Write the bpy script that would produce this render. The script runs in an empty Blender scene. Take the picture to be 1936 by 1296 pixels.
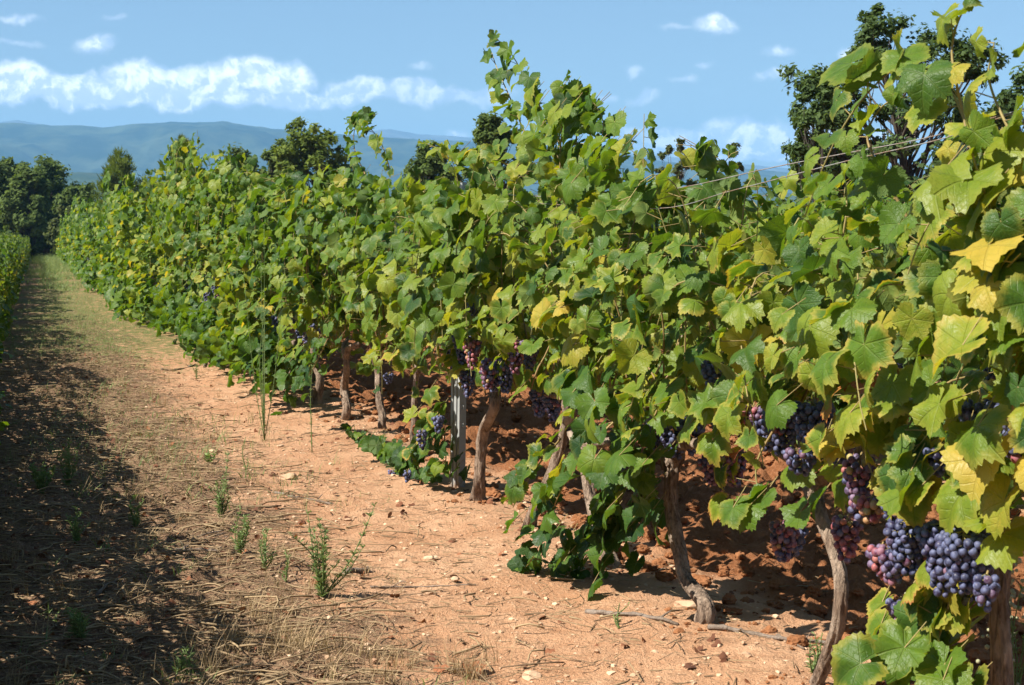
import bpy, bmesh, math, random
import numpy as np
from mathutils import Vector, Matrix

# ------------------------------------------------------------------ camera, world, sun, exposure
sc = bpy.context.scene
COL = sc.collection
F = 2900.0                      # focal length in photo pixels (photo is 1936 wide)
CAMZ = 1.4
PITCH = math.atan((648 - 450) / F)
cam_data = bpy.data.cameras.new('camera')
cam = bpy.data.objects.new('camera', cam_data)
COL.objects.link(cam)
cam.location = (0, 0, CAMZ)
cam.rotation_euler = (math.pi / 2 - PITCH, 0, 0)
cam_data.sensor_width = 36.0
cam_data.lens = 36.0 * F / 1936.0
cam_data.clip_start = 0.05
cam_data.clip_end = 60000
cam_data.dof.use_dof = True
cam_data.dof.focus_distance = 7.2
cam_data.dof.aperture_fstop = 13.0
sc.camera = cam

SUN_EL = math.radians(47)
SUN_AZ = math.atan2(-1.0, -0.48)          # where the sun stands, as atan2(x, y): left of the camera and slightly behind
EXPOSURE = 1.30
SKY_STRENGTH = 0.050
SUN_STRENGTH = 5.0
world = bpy.data.worlds.new('World')
sc.world = world
world.use_nodes = True
sc.view_settings.view_transform = 'Standard'
sc.view_settings.look = 'None'
sc.view_settings.exposure = EXPOSURE
sc.view_settings.gamma = 1.0
sc.view_settings.use_curve_mapping = False
sc.cycles.max_bounces = 8
sc.cycles.diffuse_bounces = 2
sc.cycles.glossy_bounces = 2
sc.cycles.transmission_bounces = 5
sc.cycles.volume_bounces = 0
sc.cycles.caustics_reflective = False
sc.cycles.caustics_refractive = False

sun_d = bpy.data.lights.new('sun', 'SUN')
sun_d.energy = SUN_STRENGTH
sun_d.angle = math.radians(0.5)
sun_d.color = (1.0, 0.93, 0.82)
sun = bpy.data.objects.new('sun', sun_d)
COL.objects.link(sun)
sdir = Vector((math.sin(SUN_AZ) * math.cos(SUN_EL), math.cos(SUN_AZ) * math.cos(SUN_EL), math.sin(SUN_EL)))
sun.rotation_euler = (-sdir).to_track_quat('-Z', 'Y').to_euler()
sun.location = sdir * 30


# ------------------------------------------------------------------ node helpers
class NT:
    def __init__(s, tree):
        s.t = tree
        s.n = tree.nodes
        s.l = tree.links

    def node(s, typ, **kw):
        n = s.n.new(typ)
        for k, v in kw.items():
            setattr(n, k, v)
        return n

    def put(s, sock, v):
        if v is None:
            return
        if isinstance(v, bpy.types.NodeSocket):
            s.l.new(v, sock)
        else:
            if isinstance(v, (tuple, list)) and len(v) == 3 and sock.type == 'RGBA':
                v = (*v, 1)
            sock.default_value = v

    def math(s, op, a, b=None, c=None, clamp=False):
        n = s.node('ShaderNodeMath', operation=op, use_clamp=clamp)
        s.put(n.inputs[0], a)
        s.put(n.inputs[1], b)
        s.put(n.inputs[2], c)
        return n.outputs[0]

    def vmath(s, op, a, b=None, scale=None):
        n = s.node('ShaderNodeVectorMath', operation=op)
        s.put(n.inputs[0], a)
        if b is not None:
            s.put(n.inputs[1], b)
        if scale is not None:
            s.put(n.inputs['Scale'], scale)
        return n.outputs['Value'] if op in ('LENGTH', 'DOT_PRODUCT', 'DISTANCE') else n.outputs[0]

    def mix(s, f, a, b, blend='MIX'):
        n = s.node('ShaderNodeMix', data_type='RGBA', blend_type=blend)
        s.put(n.inputs[0], f)
        s.put(n.inputs[6], a)
        s.put(n.inputs[7], b)
        return n.outputs[2]

    def rng(s, v, a, b, c=0.0, d=1.0, smooth=False):
        n = s.node('ShaderNodeMapRange', interpolation_type='SMOOTHSTEP' if smooth else 'LINEAR')
        s.put(n.inputs[0], v)
        for i, x in enumerate((a, b, c, d)):
            s.put(n.inputs[1 + i], x)
        return n.outputs[0]

    def noise(s, vec, scale, detail=3.0, rough=0.55, dist=0.0, color=False):
        n = s.node('ShaderNodeTexNoise')
        if vec is not None:
            s.put(n.inputs['Vector'], vec)
        n.inputs['Scale'].default_value = scale
        n.inputs['Detail'].default_value = detail
        n.inputs['Roughness'].default_value = rough
        n.inputs['Distortion'].default_value = dist
        return n.outputs['Color' if color else 'Fac']

    def ramp(s, f, stops):
        n = s.node('ShaderNodeValToRGB')
        e = n.color_ramp.elements
        while len(e) < len(stops):
            e.new(0.5)
        for i, (p, c) in enumerate(stops):
            e[i].position = p
            e[i].color = (*c, 1)
        s.put(n.inputs[0], f)
        return n.outputs[0]

    def attr(s, name, out='Fac'):
        n = s.node('ShaderNodeAttribute', attribute_name=name)
        return n.outputs[out]

    def bump(s, h, strength=0.5, dist=0.01):
        n = s.node('ShaderNodeBump')
        n.inputs['Strength'].default_value = strength
        n.inputs['Distance'].default_value = dist
        s.put(n.inputs['Height'], h)
        return n.outputs[0]

    def principled(s, col, rough=0.8, spec=0.3, normal=None, metal=0.0):
        n = s.node('ShaderNodeBsdfPrincipled')
        s.put(n.inputs['Base Color'], col)
        s.put(n.inputs['Roughness'], rough)
        s.put(n.inputs['Specular IOR Level'], spec)
        s.put(n.inputs['Metallic'], metal)
        if normal is not None:
            s.put(n.inputs['Normal'], normal)
        return n.outputs[0]


def material(name):
    m = bpy.data.materials.new(name)
    m.use_nodes = True
    nt = NT(m.node_tree)
    nt.n.clear()
    out = nt.node('ShaderNodeOutputMaterial')
    return m, nt, out


# ------------------------------------------------------------------ sky with drifting cumulus
def build_world():
    nt = NT(world.node_tree)
    nt.n.clear()
    out = nt.node('ShaderNodeOutputWorld')
    sky = nt.node('ShaderNodeTexSky')
    sky.sky_type = 'NISHITA'
    sky.sun_disc = False
    sky.sun_elevation = SUN_EL
    sky.sun_rotation = SUN_AZ
    sky.altitude = 300
    sky.air_density = 1.0
    sky.dust_density = 0.6
    sky.ozone_density = 1.2
    bg = nt.node('ShaderNodeBackground')
    nt.l.new(sky.outputs[0], bg.inputs[0])
    bg.inputs[1].default_value = SKY_STRENGTH
    tc = nt.node('ShaderNodeTexCoord')
    d = nt.vmath('NORMALIZE', tc.outputs['Generated'])
    sx = nt.node('ShaderNodeSeparateXYZ')
    nt.l.new(d, sx.inputs[0])
    az = nt.math('ARCTAN2', sx.outputs[0], sx.outputs[1])
    el = nt.math('ARCSINE', sx.outputs[2])
    cb = nt.node('ShaderNodeCombineXYZ')
    nt.l.new(az, cb.inputs[0])
    nt.l.new(el, cb.inputs[1])
    P = cb.outputs[0]
    n1 = nt.noise(P, 38, 5, 0.52, color=True)
    warp = nt.vmath('SCALE', nt.vmath('SUBTRACT', n1, (0.5, 0.5, 0.5)), scale=0.024)
    Pw = nt.vmath('ADD', P, warp)
    def AE(px, py):
        return (px - 968) / F, (450 - py) / F
    clouds = [(-60, 178, 150, 40, 1), (70, 172, 110, 36, 1), (180, 178, 90, 30, .95), (285, 165, 80, 42, 1), (400, 165, 110, 36, 1), (480, 150, 100, 34, 1),
              (550, 155, 62, 36, 1), (250, 192, 370, 26, .92), (560, 190, 200, 20, .7), (680, 172, 80, 30, .75), (780, 175, 110, 26, .6), (900, 182, 90, 18, .4),
              (203, 102, 36, 20, 1), (1350, 60, 48, 19, 1), (70, 61, 46, 9, .42), (75, 107, 46, 7, .3), (240, 48, 20, 6, .3),
              (1465, 111, 30, 13, .55), (1596, 112, 32, 19, 1), (1200, 138, 26, 9, .4), (1290, 157, 28, 8, .4),
              (1325, 132, 20, 8, .4), (1452, 157, 46, 10, .48), (1213, 191, 38, 11, .5), (796, 130, 28, 7, .3),
              (1135, 186, 26, 11, .5), (1275, 62, 34, 7, .25), (1420, 265, 110, 42, 1), (1530, 268, 70, 34, 1), (1290, 272, 90, 30, .8), (1190, 262, 40, 16, .6),
              (1640, 270, 90, 28, .7), (870, 255, 26, 10, .7), (1460, 290, 320, 16, .7), (-300, 170, 160, 34, .9), (2150, 150, 120, 40, .9), (2300, 250, 220, 40, .8)]
    m = None
    for (px, py, w, h, s) in clouds:
        a, e = AE(px, py)
        q = nt.vmath('MULTIPLY', nt.vmath('SUBTRACT', Pw, (a, e, 0)), (F / w, F / h, 0))
        small = w < 60
        v = nt.rng(nt.vmath('LENGTH', q), 1.25 if small else 1.05, 0.10 if small else 0.50, 0.0, s * (.92 if small else 1), smooth=True)
        m = v if m is None else nt.math('MAXIMUM', m, v)
    fine = nt.noise(P, 160, 5, 0.6)
    m = nt.math('MULTIPLY', m, nt.rng(fine, 0.25, 0.6, 0.82, 1.0), clamp=True)
    # sunlit tops and grey undersides of the puffs, painted into their colour
    na = nt.noise(Pw, 75, 6, 0.6)
    nb = nt.noise(nt.vmath('ADD', Pw, (-0.003, 0.005, 0)), 75, 6, 0.6)
    rel = nt.math('MULTIPLY_ADD', nt.math('SUBTRACT', na, nb), 5.6, 0.36)
    low = nt.rng(el, (450 - 212) / F, (450 - 150) / F, -0.42, 0.30)
    low2 = nt.rng(el, (450 - 290) / F, (450 - 235) / F, -0.1, 0.3)
    lowm = nt.mix(nt.rng(el, (450 - 222) / F, (450 - 212) / F), low2, low)
    sh = nt.math('ADD', rel, lowm, clamp=True)
    cc = nt.mix(sh, (0.37, 0.41, 0.53), (0.74, 0.74, 0.73))
    bc = nt.node('ShaderNodeBackground')
    nt.put(bc.inputs[0], cc)
    bc.inputs[1].default_value = 1.22
    mx = nt.node('ShaderNodeMixShader')
    nt.put(mx.inputs[0], nt.math('MULTIPLY', m, 0.95))
    nt.l.new(bg.outputs[0], mx.inputs[1])
    nt.l.new(bc.outputs[0], mx.inputs[2])
    nt.l.new(mx.outputs[0], out.inputs[0])


build_world()

# ------------------------------------------------------------------ frames of reference
COSP, SINP = math.cos(PITCH), math.sin(PITCH)
RX0, RK = 2.33, 0.309                       # the front row stands on X = RX0 - RK * Y
ALPHA = math.atan(RK)
U = np.array((-math.sin(ALPHA), math.cos(ALPHA), 0))     # along the rows, away from the camera
NRM = np.array((math.cos(ALPHA), math.sin(ALPHA), 0))    # across the rows, away from the track


def ray(px, py):
    a, b = px - 968, 648 - py
    return np.array((a, F * COSP + b * SINP, -F * SINP + b * COSP))


def ground(px, py):
    r = ray(px, py)
    t = -CAMZ / r[2]
    return np.array((r[0] * t, r[1] * t, 0.0))


def at(px, py, Y):
    r = ray(px, py)
    t = Y / r[1]
    return np.array((r[0] * t, Y, CAMZ + r[2] * t))


def on_row(px, py, c=0.0):
    """the point of a vertical plane parallel to the front row, c metres behind it, seen at this photo pixel"""
    r = ray(px, py)
    t = (np.array((RX0, 0, 0)).dot(NRM) + c) / r.dot(NRM)
    return np.array((0, 0, CAMZ)) + r * t


def lat(x, y):
    return (x - (RX0 - RK * y)) * math.cos(ALPHA)


def hash2(ix, iy, seed):
    h = (ix.astype(np.int64) * 374761393 + iy.astype(np.int64) * 668265263 + seed * 974634721) & 0x7fffffff
    h = ((h ^ (h >> 13)) * 1274126177) & 0x7fffffff
    return ((h ^ (h >> 16)) & 0xffff) / 65535.0


def vnoise(x, y, seed=0):
    x, y = np.asarray(x, float), np.asarray(y, float)
    ix, iy = np.floor(x), np.floor(y)
    fx, fy = x - ix, y - iy
    fx, fy = fx * fx * (3 - 2 * fx), fy * fy * (3 - 2 * fy)
    a, b = hash2(ix, iy, seed), hash2(ix + 1, iy, seed)
    c, d = hash2(ix, iy + 1, seed), hash2(ix + 1, iy + 1, seed)
    return (a + (b - a) * fx) * (1 - fy) + (c + (d - c) * fx) * fy


def fbm(x, y, seed=0, octs=4, gain=0.5):
    s, a, t = 0, 1, 0
    for k in range(octs):
        s = s + a * vnoise(x * 2 ** k + 17.3 * k, y * 2 ** k - 9.1 * k, seed + k)
        t += a
        a *= gain
    return s / t


def sstep(v, a, b):
    t = np.clip((v - a) / (b - a), 0, 1)
    return t * t * (3 - 2 * t)


def tilled_mask(c, x, y):
    w = (fbm(x * 2.2, y * 2.2, 71, 3) - .5) * 0.5
    k = np.mod(c + w + 0.02, 2.9)
    return np.where(c + w > -0.02, sstep(k, 0.0, 0.75) * (1 - sstep(k, 2.35, 2.75)), 0)


def gz(x, y):
    x, y = np.asarray(x, float), np.asarray(y, float)
    c = lat(x, y)
    fade = 1 - sstep(y, 25, 60)
    z = (fbm(x * .35, y * .35, 3, 3) - .5) * .10 * (1 - sstep(y, 60, 200))
    t = tilled_mask(c, x, y)
    r = 1 - np.abs(2 * fbm(x * 3.2, y * 3.2, 11, 4, .55) - 1)
    z = z + fade * t * ((r - .74) * .17 + (fbm(x * 9, y * 9, 15, 4, .65) - .5) * .11 + np.maximum(fbm(x * 16, y * 16, 19, 2, .6) - .55, 0) * .16)
    z = z + fade * (1 - t) * ((fbm(x * 5, y * 5, 21, 4, .6) - .5) * .03 + (np.maximum(fbm(x * 26, y * 26, 25, 3, .6) - .52, 0)) * .05)
    lz = (1 - sstep(c, -1.5, -.9)) * sstep(c, -3.4, -2.9) * fade
    z = z + lz * (np.maximum(fbm(x * 7, y * 7, 91, 4, .65) - .5, 0) * .16 + (fbm(x * 19, y * 19, 95, 3, .6) - .5) * .035)
    z = z + .03 * np.exp(-(c / .3) ** 2) * fade
    z = z - .02 * np.exp(-((c + 0.85) / .28) ** 2) * fade
    return z


# ------------------------------------------------------------------ mesh helpers
class MB:
    """collects vertices, faces and per-vertex values of ONE mesh"""
    def __init__(s):
        s.v, s.f, s.a, s.n = [], [], [], 0

    def add(s, V, Fs, A=None):
        V = np.asarray(V, float).reshape(-1, 3)
        for f in (Fs if isinstance(Fs, list) else [Fs]):
            f = np.asarray(f, np.int64)
            if f.size:
                s.f.append(f + s.n)
        s.v.append(V)
        s.a.append(A or {})
        s.n += len(V)

    def build(s, name, mat, parent=None, smooth=True, loc=None):
        me = bpy.data.meshes.new(name)
        V = np.concatenate(s.v) if s.v else np.zeros((0, 3))
        me.vertices.add(len(V))
        me.vertices.foreach_set('co', V.astype(np.float32).ravel())
        loops = np.concatenate([f.ravel() for f in s.f]).astype(np.int32)
        sizes = np.concatenate([np.full(f.shape[0], f.shape[1]) for f in s.f]).astype(np.int32)
        starts = (np.cumsum(sizes) - sizes).astype(np.int32)
        me.loops.add(len(loops))
        me.loops.foreach_set('vertex_index', loops)
        me.polygons.add(len(sizes))
        me.polygons.foreach_set('loop_start', starts)
        me.polygons.foreach_set('loop_total', sizes)
        me.polygons.foreach_set('use_smooth', np.full(len(sizes), smooth, bool))
        keys = {}
        for a in s.a:
            for k, x in a.items():
                keys.setdefault(k, np.asarray(x).ndim)
        for k, nd in keys.items():
            at_ = me.attributes.new(k, 'FLOAT' if nd == 1 else 'FLOAT_VECTOR', 'POINT')
            parts = []
            for V_, a in zip(s.v, s.a):
                x = a.get(k)
                if x is None:
                    x = np.zeros(len(V_)) if nd == 1 else np.zeros((len(V_), 3))
                parts.append(np.asarray(x, np.float32))
            at_.data.foreach_set('value' if nd == 1 else 'vector', np.concatenate(parts).ravel())
        me.update(calc_edges=True)
        me.validate()
        if mat:
            me.materials.append(mat)
        o = bpy.data.objects.new(name, me)
        COL.objects.link(o)
        if parent:
            o.parent = parent
        if loc is not None:
            o.location = loc
        return o


def tag(o, label=None, cat=None, group=None, kind=None):
    if label:
        o['label'] = label
    if cat:
        o['category'] = cat
    if group:
        o['group'] = group
    if kind:
        o['kind'] = kind
    return o


def thing(name, loc, label, cat, group=None, rz=0):
    o = bpy.data.objects.new(name, None)
    o.empty_display_size = 0.1
    COL.objects.link(o)
    o.location = loc
    o.rotation_euler = (0, 0, rz)
    return tag(o, label, cat, group)


def dup(root, loc, rz, scale, label, group):
    r = root.copy()
    COL.objects.link(r)
    r.location, r.rotation_euler, r.scale = loc, (0, 0, rz), scale
    r['label'] = label
    r['group'] = group
    for ch in list(root.children):
        c = ch.copy()
        COL.objects.link(c)
        c.parent = r
        for g in list(ch.children):
            d = g.copy()
            COL.objects.link(d)
            d.parent = c
    return r


def norm(v):
    v = np.asarray(v, float)
    return v / np.maximum(np.linalg.norm(v, axis=-1, keepdims=True), 1e-9)


def smooth_path(P, n):
    """Catmull-Rom through the points, n samples"""
    P = np.asarray(P, float)
    Q = np.vstack((2 * P[0] - P[1], P, 2 * P[-1] - P[-2]))
    out = []
    for t in np.linspace(0, len(P) - 1 - 1e-6, n):
        i = int(t)
        f = t - i
        a, b, c, d = Q[i:i + 4]
        out.append(.5 * ((2 * b) + (c - a) * f + (2 * a - 5 * b + 4 * c - d) * f * f + (3 * b - a - 3 * c + d) * f ** 3))
    return np.array(out)


def tube(P, R, m=6, cap=True, bump=None):
    """a tapering tube along P; returns V, [quads, tris]"""
    P = np.asarray(P, float)
    n = len(P)
    R = np.broadcast_to(np.asarray(R, float), (n,))
    T = norm(np.gradient(P, axis=0))
    ref = np.array((0, 0, 1.)) if abs(T[0][2]) < .8 else np.array((1., 0, 0))
    A = norm(np.cross(T, ref))
    B = np.cross(T, A)
    ph = np.linspace(0, 2 * np.pi, m, endpoint=False)
    rr = R[:, None] * (np.ones((n, m)) if bump is None else bump)
    V = P[:, None, :] + rr[:, :, None] * (A[:, None, :] * np.cos(ph)[None, :, None] + B[:, None, :] * np.sin(ph)[None, :, None])
    V = V.reshape(-1, 3)
    i = np.arange(n - 1)[:, None] * m
    j = np.arange(m)[None, :]
    k = (j + 1) % m
    q = np.stack((i + j, i + m + j, i + m + k, i + k), -1).reshape(-1, 4)
    fs = [q]
    if cap:
        V = np.vstack((V, P[0], P[-1]))
        t0 = np.stack((np.full(m, n * m), np.arange(m), (np.arange(m) + 1) % m), -1)
        t1 = np.stack((np.full(m, n * m + 1), (np.arange(m) + 1) % m + (n - 1) * m, np.arange(m) + (n - 1) * m), -1)
        fs.append(np.vstack((t0, t1)))
    return V, fs


def tubes_fast(A, B, r0, r1):
    """many three-sided straight tubes"""
    A, B = np.asarray(A, float), np.asarray(B, float)
    n = len(A)
    if n == 0:
        return np.zeros((0, 3)), np.zeros((0, 4), int)
    T = norm(B - A)
    ref = np.where(np.abs(T[:, 2:3]) < .8, np.array((0, 0, 1.)), np.array((1., 0, 0)))
    X = norm(np.cross(T, ref))
    Y = np.cross(T, X)
    ph = np.array((0, 2.094, 4.189))
    off = X[:, None] * np.cos(ph)[None, :, None] + Y[:, None] * np.sin(ph)[None, :, None]
    V = np.concatenate((A[:, None] + off * np.reshape(r0, (-1, 1, 1)), B[:, None] + off * np.reshape(r1, (-1, 1, 1))), 1).reshape(-1, 3)
    b = np.arange(n)[:, None, None] * 6
    q = np.array([[0, 1, 4, 3], [1, 2, 5, 4], [2, 0, 3, 5]])[None]
    return V, (b + q).reshape(-1, 4)


# ------------------------------------------------------------------ materials
def leaf_material(name, stops, trans=0.33):
    m, nt, out = material(name)
    tone, edge, dry = nt.attr('tone'), nt.attr('edge'), nt.attr('dry')
    luv = nt.attr('luv', 'Vector')
    s = nt.node('ShaderNodeSeparateXYZ')
    nt.l.new(luv, s.inputs[0])
    lu, lv, lr = s.outputs
    r = nt.math('SQRT', nt.math('ADD', nt.math('MULTIPLY', lu, lu), nt.math('MULTIPLY', lv, lv)))
    th = nt.math('ABSOLUTE', nt.math('ARCTAN2', lu, lv))
    pp = nt.math('PINGPONG', th, math.radians(26))
    vd = nt.math('MULTIPLY', pp, r)
    vein = nt.rng(vd, 0.010, 0.034, 1.0, 0.0, smooth=True)
    sec = nt.math('SINE', nt.math('MULTIPLY_ADD', vd, -30.0, nt.math('MULTIPLY', r, 34.0)))
    secm = nt.math('MULTIPLY', nt.rng(sec, 0.80, 1.0), 0.35)
    seed = nt.vmath('ADD', luv, nt.vmath('SCALE', nt.node('ShaderNodeCombineXYZ').outputs[0], scale=1.0))
    mot = nt.noise(luv, 2.6, 3, .6)
    t = nt.math('ADD', tone, nt.math('MULTIPLY', nt.math('SUBTRACT', mot, .5), .34), clamp=True)
    col = nt.ramp(t, stops)
    col = nt.mix(nt.math('MULTIPLY', nt.math('MAXIMUM', vein, secm), .26), col, nt.mix(.5, col, (.20, .24, .07)))
    # margins: yellowing then scorched brown
    blot = nt.noise(luv, 5.5, 4, .6)
    e = nt.math('ADD', edge, nt.math('MULTIPLY', nt.math('SUBTRACT', blot, .5), .42))
    yl = nt.math('MULTIPLY', nt.rng(e, .64, .98, smooth=True), nt.rng(dry, .25, .75))
    col = nt.mix(yl, col, (.34, .30, .055))
    br = nt.math('MULTIPLY', nt.rng(e, .86, .99, smooth=True), nt.rng(dry, .55, .90))
    br = nt.math('MAXIMUM', br, nt.math('MULTIPLY', nt.rng(nt.math('ADD', e, nt.math('MULTIPLY', blot, .6)), .75, 1.0, smooth=True), nt.rng(dry, .86, .97)))
    col = nt.mix(br, col, (.26, .075, .026))
    geo = nt.node('ShaderNodeNewGeometry')
    under = nt.mix(.5, col, (.12, .17, .06))
    top = col
    colf = nt.mix(geo.outputs['Backfacing'], top, under)
    h = nt.math('ADD', nt.math('MULTIPLY', nt.math('MAXIMUM', vein, nt.math('MULTIPLY', secm, .8)), -.6), nt.math('MULTIPLY', nt.noise(luv, 14, 2, .5), .35))
    nb = nt.bump(h, .55, .008)
    rough = nt.math('ADD', nt.rng(mot, .3, .7, .36, .52), nt.math('MULTIPLY', geo.outputs['Backfacing'], .3))
    bs = nt.principled(colf, rough, .24, nb)
    tr = nt.node('ShaderNodeBsdfTranslucent')
    tcol = nt.mix(1.0, col, (2.3, 2.15, .6), 'MULTIPLY')
    nt.put(tr.inputs[0], tcol)
    nt.put(tr.inputs[1], nb)
    mx = nt.node('ShaderNodeMixShader')
    nt.put(mx.inputs[0], nt.mix(br, (trans,) * 3, (trans * .4,) * 3))
    nt.l.new(bs, mx.inputs[1])
    nt.l.new(tr.outputs[0], mx.inputs[2])
    nt.l.new(mx.outputs[0], out.inputs[0])
    return m


VINE_STOPS = [(0.0, (.016, .048, .013)), (.24, (.038, .088, .015)), (.46, (.080, .145, .014)), (.72, (.175, .215, .020)), (1.0, (.38, .29, .045))]
M_LEAF = leaf_material('vine_leaf', VINE_STOPS)


def bark_material(name, c0, c1, c2, scale=1.0, bump=.9):
    m, nt, out = material(name)
    tc = nt.node('ShaderNodeTexCoord').outputs['Object']
    mp = nt.vmath('MULTIPLY', tc, (42 * scale, 42 * scale, 7 * scale))
    n1 = nt.noise(mp, 2.0, 5, .65, .6)
    n2 = nt.noise(tc, 9 * scale, 4, .6)
    col = nt.mix(nt.rng(n1, .35, .68), c0, c1)
    col = nt.mix(nt.rng(n2, .45, .75), col, c2)
    bs = nt.principled(col, .9, .15, nt.bump(n1, bump, .025))
    nt.l.new(bs, out.inputs[0])
    return m


M_BARK = bark_material('vine_bark', (.075, .050, .036), (.36, .265, .195), (.42, .335, .26))
M_TREEBARK = bark_material('tree_bark', (.035, .03, .025), (.09, .075, .06), (.14, .125, .105), .4)
M_DRYWOOD = bark_material('dry_wood', (.10, .075, .055), (.24, .185, .145), (.30, .25, .21), 1.5, .6)


def simple_noise_mat(name, c0, c1, scale, rough=.85, spec=.2, bump=0.0, bscale=None, trans=0.0, attr=None):
    m, nt, out = material(name)
    tc = nt.node('ShaderNodeTexCoord').outputs['Object']
    n = nt.noise(tc, scale, 4, .6)
    f = nt.rng(n, .32, .68)
    if attr:
        f = nt.math('ADD', nt.math('MULTIPLY', f, .35), nt.math('MULTIPLY', nt.attr(attr), .75), clamp=True)
    col = nt.mix(f, c0, c1)
    nb = nt.bump(nt.noise(tc, bscale or scale * 3, 4, .65), bump, .01) if bump else None
    bs = nt.principled(col, rough, spec, nb)
    if trans:
        tr = nt.node('ShaderNodeBsdfTranslucent')
        nt.put(tr.inputs[0], nt.mix(1.0, col, (1.6, 1.6, .9), 'MULTIPLY'))
        mx = nt.node('ShaderNodeMixShader')
        mx.inputs[0].default_value = trans
        nt.l.new(bs, mx.inputs[1])
        nt.l.new(tr.outputs[0], mx.inputs[2])
        nt.l.new(mx.outputs[0], out.inputs[0])
    else:
        nt.l.new(bs, out.inputs[0])
    return m


M_CANE = simple_noise_mat('cane_bark', (.22, .12, .055), (.26, .24, .08), 6, .6, .3, attr='tone')
M_STRAW = simple_noise_mat('dry_straw', (.13, .085, .052), (.44, .325, .185), 3, .8, .2, attr='tone', trans=.15)
M_WEED = simple_noise_mat('weed_green', (.09, .15, .055), (.24, .31, .11), 5, .6, .25, attr='tone', trans=.25)
M_DEADLEAF = simple_noise_mat('dead_leaf', (.075, .035, .024), (.30, .125, .06), 6, .85, .15, attr='tone', trans=.15)
M_STONE = simple_noise_mat('field_stone', (.30, .17, .10), (.58, .42, .28), 9, .9, .2, .5, 30, attr='tone')
M_CLOD = simple_noise_mat('soil_clod', (.16, .066, .028), (.30, .135, .062), 14, .95, .05, .9, 70)
M_BLOSSOM = simple_noise_mat('seed_head', (.24, .25, .14), (.42, .40, .27), 20, .9, .1)


def grape_material():
    m, nt, out = material('grape_skin')
    tone = nt.attr('tone')
    tc = nt.node('ShaderNodeTexCoord').outputs['Object']
    n = nt.noise(tc, 55, 4, .6)
    base = nt.ramp(tone, [(0.0, (.012, .011, .030)), (.45, (.022, .014, .045)), (.62, (.085, .020, .045)), (.80, (.26, .055, .060)), (.92, (.36, .15, .075)), (1.0, (.30, .26, .07))])
    bloomf = nt.math('MULTIPLY', nt.rng(n, .36, .66), nt.rng(tone, .5, .95, .85, .30))
    col = nt.mix(bloomf, base, nt.mix(nt.rng(tone, .4, .8), (.14, .165, .29), (.36, .20, .24)))
    bs = nt.principled(col, nt.rng(n, .36, .66, .42, .72), .35)
    p = bs.node
    p.inputs['Subsurface Weight'].default_value = 0.0
    nt.l.new(bs, out.inputs[0])
    return m


M_GRAPE = grape_material()


def metal_mat():
    m, nt, out = material('galvanised_steel')
    tc = nt.node('ShaderNodeTexCoord').outputs['Object']
    n = nt.noise(tc, 14, 5, .65)
    n2 = nt.noise(nt.vmath('MULTIPLY', tc, (60, 60, 2)), 2, 4, .6)
    col = nt.mix(nt.rng(n, .3, .7), (.26, .272, .272), (.34, .35, .345))
    col = nt.mix(nt.rng(n2, .6, .85, 0, .3), col, (.24, .235, .22))
    s = nt.node('ShaderNodeSeparateXYZ')
    nt.l.new(tc, s.inputs[0])
    dirt = nt.math('MULTIPLY', nt.rng(s.outputs[2], .25, .0), nt.rng(n, .4, .6))
    col = nt.mix(dirt, col, (.22, .14, .09))
    bs = nt.principled(col, nt.rng(n, .3, .7, .45, .65), .4, nt.bump(n2, .08, .002), .12)
    nt.l.new(bs, out.inputs[0])
    return m


M_METAL = metal_mat()


def ground_material():
    m, nt, out = material('red_sandy_soil')
    tc = nt.node('ShaderNodeTexCoord').outputs['Object']
    till, lit, grn = nt.attr('till'), nt.attr('litter'), nt.attr('green')
    n1 = nt.noise(tc, 1.3, 5, .6)
    n2 = nt.noise(tc, 9, 5, .65)
    n3 = nt.noise(tc, 60, 4, .65)
    n4 = nt.noise(tc, 220, 3, .6)
    sand = nt.mix(nt.rng(n2, .3, .7), (.39, .21, .117), (.56, .345, .21))
    sand = nt.mix(nt.rng(n1, .4, .62, 0, .8), sand, (.39, .205, .11))
    sand = nt.mix(nt.rng(n3, .52, .75, 0, .6), sand, (.58, .40, .25))
    sand = nt.mix(nt.rng(n4, .40, .25, 0, .55), sand, (.20, .10, .055))
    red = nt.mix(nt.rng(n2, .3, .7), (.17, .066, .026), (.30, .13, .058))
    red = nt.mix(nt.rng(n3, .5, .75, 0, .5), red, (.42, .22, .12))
    fib = nt.noise(nt.vmath('MULTIPLY', tc, (34, 120, 40)), 1.0, 4, .6, 1.2)
    brn = nt.mix(nt.rng(n3, .3, .7), (.11, .065, .04), (.27, .165, .10))
    brn = nt.mix(nt.rng(fib, .52, .70), brn, (.42, .29, .175))
    lm = nt.math('MULTIPLY', lit, 1.0)
    lm = nt.rng(nt.math('ADD', lm, nt.math('MULTIPLY', nt.math('SUBTRACT', nt.math('MULTIPLY_ADD', n1, .5, nt.math('MULTIPLY', n2, .5)), .5), 2.4)), .30, .68, smooth=True)
    col = nt.mix(lm, sand, brn)
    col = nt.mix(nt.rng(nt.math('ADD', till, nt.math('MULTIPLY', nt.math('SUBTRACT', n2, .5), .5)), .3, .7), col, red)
    gcol = nt.mix(nt.rng(n3, .35, .65), (.075, .095, .03), (.19, .18, .07))
    gm = nt.rng(nt.math('ADD', grn, nt.math('MULTIPLY', nt.math('SUBTRACT', n2, .5), 1.4)), .35, .65, smooth=True)
    col = nt.mix(gm, col, gcol)
    h = nt.math('ADD', nt.math('MULTIPLY', n3, .6), nt.math('ADD', nt.math('MULTIPLY', n4, .25), nt.math('MULTIPLY', n2, .8)))
    bs = nt.principled(col, .95, .08, nt.bump(h, 1.0, .03))
    nt.l.new(bs, out.inputs[0])
    return m


M_GROUND = ground_material()


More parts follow.
